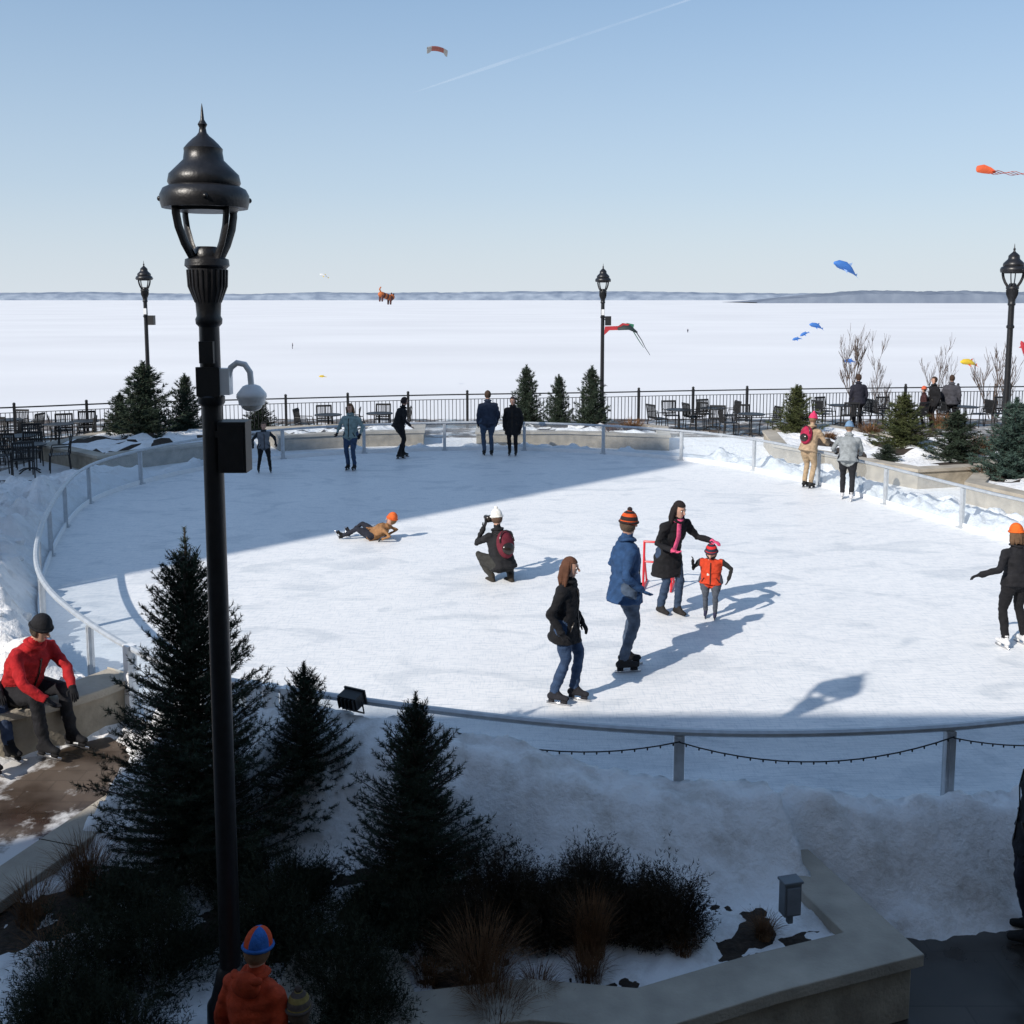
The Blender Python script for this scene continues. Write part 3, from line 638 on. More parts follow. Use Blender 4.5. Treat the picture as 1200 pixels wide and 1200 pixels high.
# ------------------------------------------------------------ PEOPLE
def ik(a,b,l1,l2,pole):
    d=b-a; L=np.linalg.norm(d); L2=min(L,(l1+l2)*.999); u=nrm(d); x=(l1*l1-l2*l2+L2*L2)/(2*L2); h=math.sqrt(max(1e-5,l1*l1-x*x))
    if L>(l1+l2): x=L*l1/(l1+l2); h=.01
    p=np.array(pole,float); p=p-np.dot(p,u)*u; return a+u*x+nrm(p)*h
def person(name,loc,heading,H,coat,pants,boot=(.02,.02,.02),glove=None,pose=None,hat=None,hair=None,hairlen=0,skates=True,hem=.12,vox=.018,pack=None,scarf=None,hs=1.0,girth=1.0,ffn=None,vest=None,hood=False):
    po=dict(pelvis=(0,0,1.01),chest=(0,.01,1.43),head=(0,.035,1.665),ankL=(-.10,.02,.16),ankR=(.10,-.02,.16),wriL=(-.27,.06,.90),wriR=(.27,.06,.90),
            kL=(0,1,0),kR=(0,1,0),eL=(-.5,-1,0),eR=(.5,-1,0),fL=(0,1,0),fR=(0,1,0),look=(0,1,-.05),dL=(0,0,-1),dR=(0,0,-1))
    if pose: po.update(pose)
    po={k:V(*v) for k,v in po.items()}
    segs=[]; mb=MB(); ex=MB(); G=girth
    LAB=['coat','pants','boot','skin','glove','hair','steel','hat','hat2','lips','eye','eyew','pack','scarf','vest']; LI={n:i for i,n in enumerate(LAB)}
    def T(pts,rad,lab,side=None,cap='rr',cut=(0,0),n=14):
        mb.tube(pts,rad,0,n=n,side=side,cap=cap)
        for i in range(len(pts)-1):
            ra=rad[i] if np.isscalar(rad[i]) else sum(rad[i])/2; rb=rad[i+1] if np.isscalar(rad[i+1]) else sum(rad[i+1])/2
            segs.append((pts[i],pts[i+1],ra,rb,LI[lab],cut[0] and i==0,cut[1] and i==len(pts)-2))
    pel,che,hd=po['pelvis'],po['chest'],po['head']; up=nrm(che-pel)
    right=V(1,0,0); right=nrm(right-np.dot(right,up)*up)
    hemc=pel-up*hem if 'hemdir' not in po else pel+nrm(po['hemdir'])*hem
    fl=.02+hem*.10
    pts=[hemc,pel+ (hemc-pel)*.3,pel+up*.10,pel+(che-pel)*.62,pel+(che-pel)*.90,che+up*.045]
    T(pts,[(.178*G+fl,.135*G+fl),(.178*G+fl*.5,.13*G+fl*.4),(.160*G,.125*G),(.180*G,.132*G),(.172*G,.112*G),(.085,.075)],'coat',side=right,cap='fr',cut=(1,0),n=18)
    T([pel-up*.03,pel+up*.05],[(.15*G,.11*G),(.15*G,.11*G)],'pants',side=right)
    nb=che+up*.02; look=nrm(po['look']); hu=nrm(hd-(che+up*.02)); hu=nrm(hu+V(0,0,.6)); hf_=nrm(look-np.dot(look,hu)*hu); hr=np.cross(hf_,hu); A=np.stack([hr,hf_,hu],1)
    T([nb,nb+(hd-nb)*.45],[.068,.062],'coat')
    hp=lambda x,y,z: hd+A@(V(x,y,z)*hs)
    T([hp(0,-.01,-.06),hp(0,0,0),hp(0,-.004,.045)],[(.060*hs,.072*hs),(.074*hs,.090*hs),(.070*hs,.086*hs)],'skin',side=hr)
    T([hp(0,.035,-.085),hp(0,.03,-.04)],[(.038*hs,.038*hs),(.056*hs,.05*hs)],'skin',side=hr)
    ex.tube([hp(0,.085,.012),hp(0,.108,-.022)],[.009*hs,.015*hs],LI['skin'],n=7)
    ex.ell(hp(0,.083,-.058),(.022*hs,.008*hs,.006*hs),LI['lips'],axes=A,nu=8,nv=4)
    for sx in(-1,1):
        ex.ell(hp(sx*.031,.078,.012),(.014*hs,.009*hs,.009*hs),LI['eyew'],axes=A,nu=8,nv=5); ex.ell(hp(sx*.031,.085,.012),(.0075*hs,.006*hs,.0075*hs),LI['eye'],axes=A,nu=7,nv=4)
        ex.ell(hp(sx*.077,-.005,-.005),(.010*hs,.02*hs,.03*hs),LI['skin'],axes=A,nu=8,nv=5); ex.tube([hp(sx*.018,.086,.03),hp(sx*.045,.078,.032)],.004*hs,LI['hair'],n=5)
    cf=np.cross(up,right); cc=che+up*.075+cf*.01
    ex.tube([cc+right*.075*math.cos(t)+cf*.072*math.sin(t)+up*(.012*math.cos(2*t)) for t in np.linspace(0,6.283,17)],[(.022,.036)]*17,LI['coat'],n=8,side=up)
    dep=lambda f: (.132 if f>.5 else .128)*G+.006
    zip_=[pel+up*(-hem*.8)+cf*(.135*G+fl*.8),pel+up*.10+cf*dep(.2),pel+(che-pel)*.62+cf*dep(.7),che-up*.03+cf*(.112*G+.004)]
    ex.tube(zip_,[(.012,.006)]*4,LI['eye'],n=6,side=right)
    for sx in(-1,1): ex.tube([pel+right*sx*.10*G+cf*(.128*G)+up*.02,pel+right*sx*.14*G+cf*(.105*G)-up*.08],[(.008,.012)]*2,LI['eye'],n=6,side=cf)
    if hood:
        B=np.stack([right,cf,up],1); ex.ell(che+up*.05-cf*.10,(.12,.07,.09),LI['coat'],axes=B,nu=14,nv=8); ex.tube([che+up*.10+right*.105*math.cos(t)-cf*(.09+.03*math.sin(t)) for t in np.linspace(0,3.14,10)],.028,LI['coat'],n=7)
    if hair is not None:
        ex.ell(hp(0,-.012,.012),(.090*hs,.106*hs,.118*hs),LI['hair'],axes=A,nu=18,nv=12,fn=lambda q,i,j: None if (q[1]>.30 and q[2]<.45) or (q[2]<-.65) else LI['hair'])
        if hairlen>0:
            hrr=random.Random(5)
            for k in range(16):
                th=math.pi*(.0+k/15)+math.pi; sx,yy=.078*math.cos(th),.082*math.sin(th)-.012; rr_=.026; fl_=1.05+hrr.random()*.3; ll=hairlen*hrr.uniform(.75,1.1)
                ex.tube([hp(sx*.8,yy*.8,.07),hp(sx*1.1,yy*1.1,-.02),hp(sx*fl_,yy*fl_,-.06-ll*.6),hp(sx*fl_*1.02,yy*fl_,-.06-ll)],[rr_*.8,rr_*1.1,rr_,rr_*.35],LI['hair'],n=6)
    if hat is not None:
        def hfn(q,i,j):
            st=hat.get('stripe')
            if st=='ring': return LI['hat'] if (i//2)%2==0 else LI['hat2']
            if st=='quad': return LI['hat'] if (j//5)%2==0 else LI['hat2']
            return LI['hat']
        ex.ell(hp(0,-.008,.035),(.093*hs,.108*hs,.125*hs),0,axes=A,nu=20,nv=10,v0=-12,v1=90,fn=hfn)
        ex.tube([hp(.096*math.cos(t),-.008+.110*math.sin(t),.03) for t in np.linspace(0,6.283,18)],.014*hs,LI['hat2'] if hat.get('stripe') else LI['hat'],n=6)
        if hat.get('pom'): ex.ell(hp(0,-.01,.170),(.030*hs,.030*hs,.027*hs),LI['hat2'] if hat.get('stripe') else LI['hat'],nu=10,nv=6)
    for sd_,sx in(('L',-1),('R',1)):
        sh=che+right*sx*.165*G-up*.03; wr=po['wri'+sd_]; el=ik(sh,wr,.285,.255,po['e'+sd_])
        T([sh-right*sx*.03,sh,el,wr],[.070,.068,.052,.043],'coat',cut=(0,1))
        d=nrm(wr-el); sside=nrm(np.cross(d,V(0,0,1)) if abs(d[2])<.8 else V(0,1,0)); nrm2=nrm(np.cross(d,sside))*(-sx)
        T([wr,wr+d*.045,wr+d*.085],[(.026,.03),(.042,.02),(.038,.017)],'glove',side=sside,n=10)
        for k in range(4):
            b=wr+d*.085+sside*(.027-.018*k); fl_=[.068,.078,.072,.056][k]; c1=b+d*fl_*.5+nrm2*.008; c2=c1+nrm(d*.75+nrm2*.65)*fl_*.5
            ex.tube([b-d*.02,b,c1,c2],[.0105,.0105,.010,.008],LI['glove'],n=6)
        b=wr+d*.03+sside*.034; ex.tube([b-sside*.01,b+nrm(sside+d)*.03+nrm2*.008,b+nrm(sside*.4+d)*.058+nrm2*.018],[.013,.012,.009],LI['glove'],n=6)
        hip=pel+right*sx*.085*G-up*.04; an=po['ank'+sd_]; kn=ik(hip,an,.425,.415,po['k'+sd_]); fd=nrm(po['f'+sd_]); dn=nrm(po['d'+sd_])
        T([hip,hip+(kn-hip)*.4,kn,kn+(an-kn)*.4,an],[.098*G,.088*G,.066,.064,.054],'pants',cut=(0,1))
        hl=an-fd*.045+dn*.065; toe=an+fd*.165+dn*.072; ft_=nrm(np.cross(fd,dn))
        T([an-dn*.02,an+dn*.03],[.05,.05],'boot'); T([hl,an+fd*.05+dn*.06,toe],[(.042,.042),(.045,.045),(.038,.03)],'boot',side=ft_)
        T([an-dn*.01,an+fd*.08+dn*.05],[.045,.036],'boot')
        if skates:
            Ax=np.stack([ft_,fd,-dn],1); ctr=an+fd*.06
            ex.box(ctr+dn*.143,(.008,.30,.028),LI['steel'],axes=Ax); ex.box(an-fd*.03+dn*.12,(.022,.07,.035),LI['boot'],axes=Ax); ex.box(an+fd*.13+dn*.12,(.022,.08,.035),LI['boot'],axes=Ax)
    if pack: 
        c=pel+(che-pel)*.6; bk=-cf
        B=np.stack([right,-bk,up],1); ex.ell(c+bk*.18,(.155,.10,.225),LI['pack'],axes=B,nu=14,nv=10); ex.ell(c+bk*.255-up*.07,(.11,.055,.10),LI['eye'],axes=B,nu=12,nv=8)
        ex.tube([c+bk*.2+right*.13*math.cos(t)+up*(.02+.20*math.sin(t))+bk*.05 for t in np.linspace(.1,3.04,12)],.010,LI['eye'],n=5)
        for sx in(-1,1): ex.tube([c+right*sx*.10+bk*.14+up*.17,che+right*sx*.10+up*.05,che+right*sx*.11-bk*.12-up*.08,c+right*sx*.13-bk*.1-up*.05],.014,LI['eye'],n=6)
    if scarf:
        ex.tube([nb+up*.05+right*.075*math.cos(t)+cf*.075*math.sin(t) for t in np.linspace(0,6.283,14)],.030,LI['scarf'],n=8)
        ex.tube([nb+cf*.09+right*.02+up*.02,nb+cf*.16+right*.03-up*.15,nb+cf*.17+right*.05-up*.36],[(.04,.015)]*3,LI['scarf'],n=8,side=right)
    if ffn: ffn(ex,LI,po,mb,T)
    me=bpy.data.meshes.new('tmp'); me.from_pydata(mb.v,[],mb.f); o=bpy.data.objects.new('tmp',me); scene.collection.objects.link(o)
    r=o.modifiers.new('r','REMESH'); r.mode='VOXEL'; r.voxel_size=vox; r.adaptivity=0
    s2=o.modifiers.new('s','SMOOTH'); s2.factor=.5; s2.iterations=3
    dg=bpy.context.evaluated_depsgraph_get(); dg.update(); bm_=bpy.data.meshes.new_from_object(o.evaluated_get(dg)); bpy.data.objects.remove(o)
    nv=len(bm_.vertices); X=np.empty(nv*3); bm_.vertices.foreach_get('co',X); X=X.reshape(-1,3); NN=np.empty(nv*3); bm_.vertices.foreach_get('normal',NN); NN=NN.reshape(-1,3)
    def lab(Pn):
        best=np.full(len(Pn),1e9); L=np.zeros(len(Pn),int)
        for a,b,ra,rb,li,c0,c1 in segs:
            d=b-a; t=((Pn-a)@d)/max(1e-9,np.dot(d,d)); tc=np.clip(t,0,1); q=a+tc[:,None]*d; dd=np.linalg.norm(Pn-q,axis=1)-(ra+(rb-ra)*tc)
            if c0: dd=np.where(t<-0.02,dd+5,dd)
            if c1: dd=np.where(t>1.02,dd+5,dd)
            m=dd<best; best[m]=dd[m]; L[m]=li
        return L
    vl=lab(X); amp=np.where(vl==0,.022,np.where(vl==1,.016,0))
    sdv=random.random()*50
    fold=np.array([noise.noise(Vector((p[0]*6+sdv,p[1]*6,p[2]*12)))*.7+noise.noise(Vector((p[0]*14+sdv,p[1]*14,p[2]*26)))*.5 if a>0 else 0 for p,a in zip(X,amp)])
    X=X+NN*(fold*amp)[:,None]
    nf_=len(bm_.polygons); fv=[tuple(p.vertices) for p in bm_.polygons]; C=np.empty(nf_*3); bm_.polygons.foreach_get('center',C); fl2=lab(C.reshape(-1,3))
    if vest:
        CC=C.reshape(-1,3)
        for i in range(nf_):
            if fl2[i]==0:
                pp=CC[i]-pel; hgt=np.dot(pp,up); sdx=abs(np.dot(pp,right))
                if sdx<.17*G+.01 and hgt<np.linalg.norm(che-pel)+.03: fl2[i]=LI['vest']
    allv=np.concatenate([X,np.array(ex.v)]) if ex.v else X
    s=H/1.78; Rz=np.array(Matrix.Rotation(math.radians(heading),3,'Z')); zoff=0 if skates else -.045*s
    Wv=(allv*s)@Rz.T
    me=bpy.data.meshes.new(name); me.from_pydata(Wv.tolist(),[],fv+[tuple(k+nv for k in f) for f in ex.f])
    gm=cloth(glove) if glove is not None else SKIN; ht=hat or {}
    mats=[cloth(coat),cloth(pants),cloth(boot),SKIN,gm,cloth(hair or (.05,.03,.02)),STEEL,cloth(ht.get('c',(.1,.1,.1))),cloth(ht.get('c2',(.02,.02,.02))),LIPS,EYE,EYEW,cloth(pack or (.1,.1,.1)),cloth(scarf or (.1,.1,.1)),cloth(vest or (.1,.1,.1))]
    for m in mats: me.materials.append(m)
    me.polygons.foreach_set('material_index',np.concatenate([fl2,np.array(ex.m,int)]).astype(np.int32)); me.polygons.foreach_set('use_smooth',[True]*len(me.polygons))
    me.update(); ob=bpy.data.objects.new(name,me); scene.collection.objects.link(ob); ob.location=(loc[0],loc[1],loc[2]+zoff); return ob
def hgt(px,pt,loc): return at(px,pt,loc[1])[2]-loc[2]
BK=(.010,.010,.012); JE=(.032,.058,.115); OR=(.65,.095,.022)
L=g(662,822); person('skating_woman',L,-112,hgt(662,652,L),BK,JE,boot=(.02,.02,.025),glove=BK,hair=(.10,.045,.027),hairlen=.16,hem=.24,vox=.013,girth=1.15,
 pose=dict(ankL=(-.10,.08,.16),ankR=(.12,-.10,.16),wriL=(-.25,.12,.93),wriR=(.30,.06,.94),chest=(0,.02,1.42),head=(0,.06,1.655),look=(-.1,1,-.25)))
L=g(731,784); person('skating_man',L,-82,hgt(735,603,L),(.022,.058,.14),(.055,.08,.125),boot=(.015,.015,.018),glove=(.022,.058,.14),hair=(.10,.07,.05),hem=.20,vox=.013,girth=1.25,
 hat=dict(c=OR,c2=(.03,.02,.02),stripe='ring',pom=True),pose=dict(ankL=(-.11,.04,.16),ankR=(.11,-.04,.16),wriL=(-.25,.12,1.0),wriR=(.25,.12,.99),head=(0,.04,1.67),look=(-.5,1,-.15)))
L=g(785,720); person('skating_woman',L,-150,1.72,BK,(.03,.05,.09),boot=(.02,.018,.018),glove=(.65,.08,.18),hair=(.016,.012,.012),hairlen=.20,hem=.38,vox=.014,girth=1.08,scarf=(.65,.09,.20),skates=False,
 pose=dict(pelvis=(0,-.06,1.0),chest=(.0,.10,1.41),head=(.02,.20,1.62),look=(-.1,1,-.8),ankL=(-.10,.04,.16),ankR=(.08,-.12,.16),wriL=(-.40,.40,1.16),wriR=(.26,.34,1.10),eL=(-.6,-.3,-.8),eR=(.5,-.3,-.6),hemdir=(0,-.05,-1)))
L=g(832,724); person('skating_child',L,165,1.02,(.02,.02,.022),(.07,.08,.10),boot=(.03,.03,.06),glove=(.02,.02,.02),hair=(.2,.12,.06),hs=1.55,hem=.14,vox=.016,girth=1.5,vest=(.52,.05,.018),scarf=(.6,.56,.5),
 hat=dict(c=(.60,.03,.03),c2=(.03,.03,.05),stripe='ring',pom=True),pose=dict(head=(0,.05,1.60),wriR=(.42,.14,1.40),eR=(.5,-.3,-1),wriL=(-.42,.14,1.02),eL=(-1,-.3,.2),ankL=(-.12,.06,.16),ankR=(.11,-.05,.16),look=(.1,1,-.15)))
def camx(ex,LI,po,mb,T): ex.box((0,.36,1.0),(.14,.09,.10),LI['eye']); ex.tube([(0,.4,1.0),(0,.5,1.0)],.04,LI['eye'],n=10)
L=g(587,681); person('crouching_photographer',L,30,1.72,(.016,.016,.018),(.035,.035,.032),boot=(.03,.025,.02),glove=BK,hair=(.10,.06,.04),hem=.10,vox=.015,pack=(.13,.018,.03),skates=False,girth=1.2,ffn=camx,
 hat=dict(c=(.72,.70,.65),pom=True),pose=dict(pelvis=(0,-.06,.36),chest=(0,.08,.80),head=(0,.14,1.05),ankL=(-.12,.08,.12),ankR=(.14,-.08,.12),kL=(-.4,1,.4),kR=(.5,1,.2),wriL=(-.14,.33,.86),wriR=(.14,.33,.86),eL=(-.6,-.4,-1),eR=(.6,-.4,-1)))
L=g(437,632); person('fallen_child',L,82,1.2,(.28,.145,.065),(.018,.02,.03),boot=BK,glove=BK,hair=(.2,.12,.06),hs=1.35,hem=.12,vox=.018,girth=1.4,hat=dict(c=(.70,.13,.03)),
 pose=dict(pelvis=(0,-.02,.15),chest=(0,-.38,.34),head=(0,-.52,.56),look=(-.6,1,-.1),ankL=(-.14,.78,.12),ankR=(.16,.66,.12),kL=(0,.1,1),kR=(.2,.1,1),fL=(-.4,.4,1),fR=(.4,.3,1),dL=(0,1,-.3),dR=(0,1,-.3),wriL=(-.28,-.34,.08),wriR=(.30,-.36,.08),eL=(-.4,-1,.2),eR=(.4,-1,.2)))
L=g(1186,758); person('skating_woman',L,12,hgt(1183,617,L),(.012,.013,.016),BK,boot=(.65,.65,.65),glove=BK,hair=(.12,.07,.04),hairlen=.08,hem=.08,vox=.014,girth=1.1,hat=dict(c=(.70,.13,.02)),
 pose=dict(ankL=(-.15,-.04,.16),ankR=(.22,.04,.16),wriL=(-.56,.02,1.10),wriR=(.55,.0,1.08),eL=(-.3,-.6,-.8),eR=(.3,-.6,-.8),head=(0,.05,1.665)))
L=g(412,551); person('skating_woman',L,165,hgt(412,473,L),(.20,.27,.27),JE,glove=BK,hair=(.15,.09,.05),hairlen=.1,vox=.025,girth=1.15,pose=dict(wriL=(-.35,.2,1.0),wriR=(.33,.15,1.0)))
L=g(470,537); person('skating_man',L,-60,1.72,BK,(.012,.012,.014),glove=(.5,.33,.25),hair=(.03,.02,.02),vox=.025,girth=1.2,pose=dict(pelvis=(0,-.06,.98),chest=(0,.06,1.38),head=(0,.13,1.61),wriL=(-.3,.3,1.0),wriR=(.32,.15,.95),ankL=(-.12,.10,.16),ankR=(.12,-.12,.16)))
L=g(572,534); person('skating_man',L,15,hgt(572,458,L),(.025,.035,.06),(.05,.075,.12),glove=BK,hair=(.05,.03,.02),vox=.025,girth=1.3)
L=g(601,534); person('skating_woman',L,170,hgt(601,465,L),BK,BK,glove=BK,hair=(.03,.02,.02),hem=.35,vox=.025,girth=1.15)
L=g(310,554); person('skating_child',L,200,hgt(310,495,L),(.02,.025,.03),BK,glove=BK,hair=(.1,.07,.05),vox=.025,hs=1.15,girth=1.2,vest=(.14,.15,.17),pose=dict(wriL=(-.40,.1,1.05),wriR=(.38,.1,1.0),ankL=(-.2,.05,.16),ankR=(.2,-.05,.16)))
L=g(946,572); person('skating_woman',L,-50,hgt(950,487,L)*1.02,(.36,.26,.17),(.34,.25,.16),glove=BK,hair=(.2,.12,.07),vox=.02,girth=1.2,pack=(.35,.02,.06),hat=dict(c=(.65,.045,.13),pom=True),pose=dict(chest=(0,.10,1.41),head=(0,.16,1.65),wriL=(-.25,.42,1.05),wriR=(.25,.42,1.05)))
L=g(992,586); person('skating_woman',L,-20,hgt(992,497,L)*1.02,(.24,.26,.27),(.015,.016,.02),boot=(.5,.5,.52),glove=BK,hair=(.15,.1,.06),vox=.02,girth=1.2,hat=dict(c=(.15,.25,.38)),pose=dict(chest=(0,.08,1.41),head=(0,.14,1.65),wriL=(-.30,.40,1.05),wriR=(.25,.40,1.0),ankL=(-.1,.12,.16),ankR=(.1,-.12,.16)))
L=V(-4.86,9.72,0); person('seated_man',L,-112,1.80,(.42,.016,.02),(.015,.015,.017),boot=BK,glove=BK,hair=(.05,.04,.03),vox=.014,girth=1.25,vest=(.36,.015,.018),hat=dict(c=(.015,.015,.018)),skates=True,
 pose=dict(pelvis=(0,0,.56),chest=(0,.20,.98),head=(0,.33,1.19),look=(0,1,-.6),ankL=(-.12,.52,.16),ankR=(.16,.46,.16),kL=(-.2,1,.8),kR=(.2,1,.8),wriL=(-.10,.58,.62),wriR=(.20,.55,.60),eL=(-.9,-.3,.2),eR=(.9,-.3,.2)))
person('seated_woman',V(-5.32,9.52,0),-120,1.72,(.03,.035,.05),(.04,.06,.11),boot=BK,glove=BK,hair=(.2,.12,.07),hairlen=.1,vox=.02,
 pose=dict(pelvis=(0,0,.56),chest=(0,.12,1.0),head=(0,.2,1.24),look=(0,1,-.5),ankL=(-.12,.55,.16),ankR=(.16,.66,.16),kL=(-.2,1,.8),kR=(.2,1,.8),wriL=(-.14,.42,.64),wriR=(.14,.42,.64)))
person('child_in_orange_coat',(at(296,1100,5.3)[0],5.3,-.5),-25,at(296,1092,5.3)[2]+.5,(.42,.05,.016),(.02,.02,.03),glove=BK,hair=(.2,.12,.07),hs=1.02,vox=.018,girth=1.2,skates=False,hood=True,hat=dict(c=(.55,.07,.02),c2=(.03,.12,.38),stripe='quad'),
 pose=dict(head=(0,.06,1.66)))
person('child_in_knit_hat',(at(350,1185,5.2)[0],5.2,-.5),10,at(350,1166,5.2)[2]+.5,(.07,.05,.035),(.02,.02,.03),glove=BK,hair=(.1,.07,.05),hs=1.15,vox=.02,girth=1.3,skates=False,hat=dict(c=(.22,.16,.05),c2=(.08,.06,.05),stripe='ring',pom=True),pose=dict(head=(0,.05,1.64)))
q=g(1212,1100,-.5); person('standing_man',q,70,1.76,(.012,.012,.016),(.02,.022,.03),glove=BK,hair=(.05,.03,.02),vox=.018,skates=False,girth=1.15,hem=.25)
for i,(px,pt,c) in enumerate([(1096,440,BK),(1116,438,(.05,.05,.06)),(1084,452,(.05,.02,.02)),(1007,437,(.02,.02,.03))]):
    q=at(px,pt,34.5); person('terrace_visitor',(q[0],34.5,-.04),R.uniform(0,360),q[2]+.04,c,BK,glove=BK,hair=(.05,.03,.02),vox=.03,skates=False,girth=1.2,hem=.2,hat=dict(c=(.5,.1,.05)) if i==2 else None)
for i,(px,py) in enumerate([(343,409),(806,390)]):
    q=g(px,py,LZ); person('lake_walker',q,R.uniform(0,360),1.7,(.03,.03,.05),BK,glove=BK,hair=(.05,.03,.02),vox=.05,skates=False)
# ------------------------------------------------------------ skating aid, floodlight, box
RED=mat('red_enamel',(.55,.02,.03),rough=.35)
mb=MB(); a=g(752,690)
for dx in (0,.42):
    mb.tube([(dx,0,.02),(dx,.55,.02)],.018,0,n=8); mb.tube([(dx,.05,.02),(dx,.12,.45),(dx,.15,.72)],.018,0,n=8); mb.tube([(dx,.5,.02),(dx,.15,.5)],.016,0,n=8)
mb.tube([(0,.15,.72),(.42,.15,.72)],.018,0,n=8); mb.tube([(0,.12,.42),(.42,.12,.42)],.016,0,n=8)
o=mb.build('skating_aid',[RED],smooth=True); o.location=(a[0]+.0,a[1]-.1,0); o.rotation_euler=(0,0,-.25)
mb=MB(); q=g(405,826,ZR)[:2]; i=int(np.argmin(np.linalg.norm(OUT-q,axis=1))); p=OUT[i]
mb.box((0,0,.09),(.22,.14,.13),0); mb.box((0,.075,.09),(.25,.02,.16),0); mb.tube([(-.13,0,.09),(-.13,0,-.04),(.13,0,-.04),(.13,0,.09)],.010,0,n=6)
for k in range(5): mb.box((-.09+.045*k,-.085,.09),(.008,.03,.12),0)
o=mb.build('floodlight',[IRON],bevel=.006); o.location=(p[0],p[1]-.10,ZR-.03); o.rotation_euler=(.25,0,-.5); o.scale=(.9,.9,.9)
mb=MB(); q=g(925,1078,0); mb.box((0,0,.17),(.13,.09,.24),0); mb.box((0,-.05,.17),(.10,.012,.20),1); mb.box((0,0,.03),(.04,.04,.1),0); mb.box((0,0,.30),(.15,.11,.02),0)
o=mb.build('electrical_box',[mat('grey_metal',(.12,.14,.16),rough=.5),mat('grey_metal_cover',(.17,.19,.22),rough=.45)],bevel=.006); o.location=(q[0],q[1],0); o.rotation_euler=(0,0,.25)
# ------------------------------------------------------------ kites
def kmat(n_,c): return mat('kite_'+n_,c,rough=.7,var=.25,scale=2)
KB=kmat('blue',(.05,.18,.52)); KO=kmat('orange',(.62,.10,.03)); KR=kmat('red',(.45,.03,.04)); KY=kmat('yellow',(.7,.48,.03)); KK=kmat('black',(.02,.03,.03)); KG=kmat('green',(.03,.17,.09)); KW=kmat('white',(.7,.7,.7))
def whale(name,px,py,Y,L,m,ang,m2=None):
    mb=MB(); q=at(px,py,Y)
    mb.tube([(-.5,0,0),(-.38,0,.02),(-.1,0,.04),(.15,0,.0),(.35,0,-.06),(.46,0,-.10)],[.07,.14,.16,.11,.05,.02],0,n=12)
    mb.add([(.42,0,-.10),(.62,.16,-.02),(.55,0,-.13),(.62,-.16,-.18),(.44,0,-.12)],[(0,1,2),(2,3,4),(0,2,4)],1)
    mb.add([(-.2,-.1,-.05),(-.05,-.32,-.16),(0,-.1,-.05)],[(0,1,2)],1); mb.add([(-.2,.1,-.05),(-.05,.32,-.16),(0,.1,-.05)],[(0,1,2)],1); mb.add([(0,0,.17),(.12,0,.26),(.14,0,.12)],[(0,1,2)],1)
    o=mb.build(name,[m,m2 or m],smooth=True); o.location=q; o.scale=(L,L,L); o.rotation_euler=(.3,ang,.3); return o
whale('whale_kite',992,314,75,2.0,KB,.35,kmat('pale_blue',(.35,.5,.75))); whale('whale_kite',957,382,110,1.6,KB,.2); whale('whale_kite',943,391,115,1.1,KB,-.4); whale('whale_kite',934,397,120,1.1,KB,-.2); whale('whale_kite',996,423,110,1.3,KB,0)
whale('fish_kite',1136,425,80,1.5,KY,.1,KO); whale('fish_kite',1199,408,60,.8,KR,1.2)
whale('fish_kite',380,323,150,1.2,KW,.3,KY); whale('fish_kite',378,441,110,.7,KY,0)
mb=MB()
q=at(513,58,60); n=10; vs=[]
for i in range(n+1):
    t=-1+2*i/n; x=t*.58; z=.12*(1-t*t); vs+=[(x,0,z),(x,.3,z+.06),(x,.5,z-.02),(x,.0,z-.22-.1*(abs(t)>.7))]
mb.add(vs,[(i*4+a,i*4+4+a,i*4+4+(a+1)%4,i*4+(a+1)%4) for i in range(n) for a in range(4)],[(1 if (i in(0,1,8,9)) else 0) for i in range(n) for a in range(4)])
o=mb.build('parafoil_kite',[kmat('maroon',(.20,.06,.05)),kmat('grey',(.22,.22,.22))]); o.location=q; o.rotation_euler=(.2,.12,.2)
mb=MB(); q=at(1146,198,60)
mb.tube([(0,0,0),(.3,0,.02),(.7,0,-.06),(1.0,0,-.12)],[(.10,.2),(.10,.26),(.08,.2),(.04,.08)],0,n=10,side=(0,1,0))
for k in range(4):
    mb.tube([(.8+.22*i,.1*k-.15,-.10-.03*k+.06*math.sin(i*1.4+k)) for i in range(11)],[(.09-.006*i,.012) for i in range(11)],k%2,n=6)
o=mb.build('streamer_kite',[KO,KR],smooth=True); o.location=q; o.rotation_euler=(0,.05,0)
mb=MB(); q=at(735,386,42)
mb.tube([(-.35,0,.02),(-.15,0,.10),(.1,0,.08),(.4,0,-.12)],[(.08,.05),(.20,.08),(.18,.07),(.06,.03)],0,n=10,side=(0,1,.6))
mb.add([(-.3,0,.14),(-.9,.1,.12),(-.95,.1,-.26),(-.72,.1,-.04),(-.1,0,-.02)],[(0,1,3,4),(1,2,3)],1); mb.add([(-.1,0,.14),(.0,.2,.26),(.3,.2,.20),(.25,0,0)],[(0,1,2,3)],2); mb.add([(-.4,-.02,.12),(-.2,-.02,.26),(.1,-.02,.22),(-.1,-.02,.04)],[(0,1,2,3)],1)
mb.tube([(.35,0,-.08),(.6,0,-.45),(.75,0,-.75),(.95,0,-1.05)],[(.09,.02),(.08,.015),(.055,.012),(.01,.01)],0,n=6); mb.tube([(.25,0,-.08),(.5,0,-.48),(.68,0,-.74)],[(.07,.02),(.06,.015),(.02,.01)],2,n=6)
o=mb.build('ray_kite',[KK,KR,KG],smooth=True); o.location=q
mb=MB(); q=at(452,347,70)
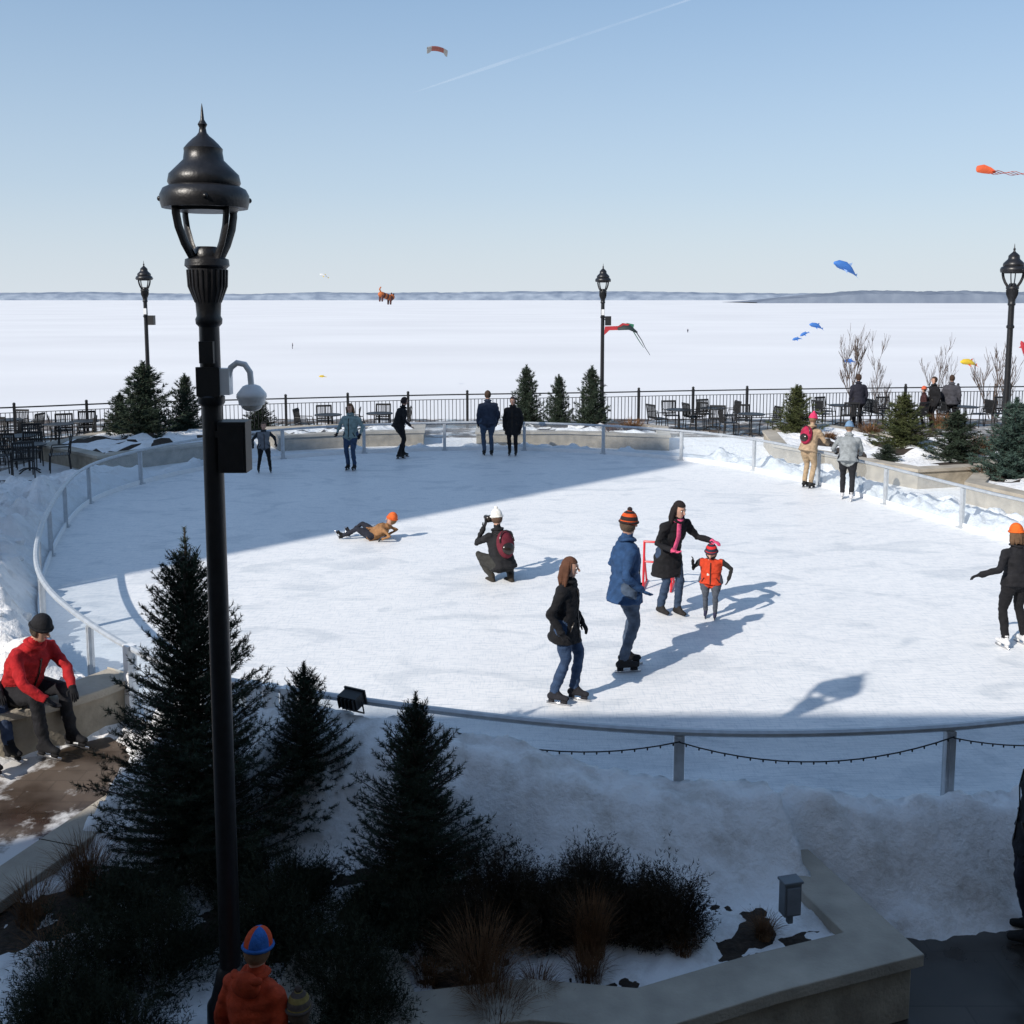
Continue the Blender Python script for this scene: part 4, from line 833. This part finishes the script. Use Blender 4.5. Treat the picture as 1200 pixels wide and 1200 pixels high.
for i in range(6): mb.tube([(-.4+.14*i,0,.0),(-.26+.14*i,0,0)],[.2,.2],0 if i%2==0 else 1,n=10)
mb.ell((.5,0,.08),(.2,.17,.2),0)
for x in(-.35,.35):
    for y in(-.15,.15): mb.tube([(x,y,-.1),(x+.08,y,-.42)],[.08,.06],1,n=8)
mb.tube([(-.4,0,.1),(-.6,0,.3),(-.55,0,.45)],.05,0,n=7); mb.ell((.4,0,.3),(.06,.04,.08),1); mb.ell((.58,0,.3),(.06,.04,.08),1)
o=mb.build('tiger_kite',[mat('kite_amber',(.45,.12,.03)),mat('kite_brown',(.08,.02,.015))],smooth=True); o.location=q; o.rotation_euler=(.0,.3,.7)
# contrail
m=bpy.data.materials.new('contrail'); m.use_nodes=True; n=m.node_tree.nodes; l=m.node_tree.links; n.remove(n['Principled BSDF'])
tr=n.new('ShaderNodeBsdfTransparent'); tl=n.new('ShaderNodeBsdfDiffuse'); tl.inputs[0].default_value=(.8,.8,.8,1); mx=n.new('ShaderNodeMixShader'); tn=n.new('ShaderNodeTexNoise'); tn.inputs['Scale'].default_value=.003
mr=n.new('ShaderNodeMapRange'); mr.inputs[1].default_value=.3; mr.inputs[2].default_value=.7; mr.inputs[3].default_value=.02; mr.inputs[4].default_value=.10; tc=n.new('ShaderNodeTexCoord'); l.new(tc.outputs['Object'],tn.inputs['Vector']); l.new(tn.outputs['Fac'],mr.inputs[0]); l.new(mr.outputs[0],mx.inputs[0]); l.new(tr.outputs[0],mx.inputs[1]); l.new(tl.outputs[0],mx.inputs[2]); l.new(mx.outputs[0],n['Material Output'].inputs[0])
mb=MB()
a=at(860,-18,9000); b=at(480,110,9000); d=nrm(b-a); up_=V(-d[2],0,d[0])
vs=[];K=24
for i in range(K+1):
    p=a+(b-a)*i/K; ww=16*(.4+.6*i/K)*(1 if i<K-6 else (K-i)/6+.02); vs+=[p+up_*ww,p-up_*ww]
mb.add(vs,[(2*i,2*i+1,2*i+3,2*i+2) for i in range(K)],0); mb.build('contrail_cloud',[m])
print('objs',len(bpy.data.objects))
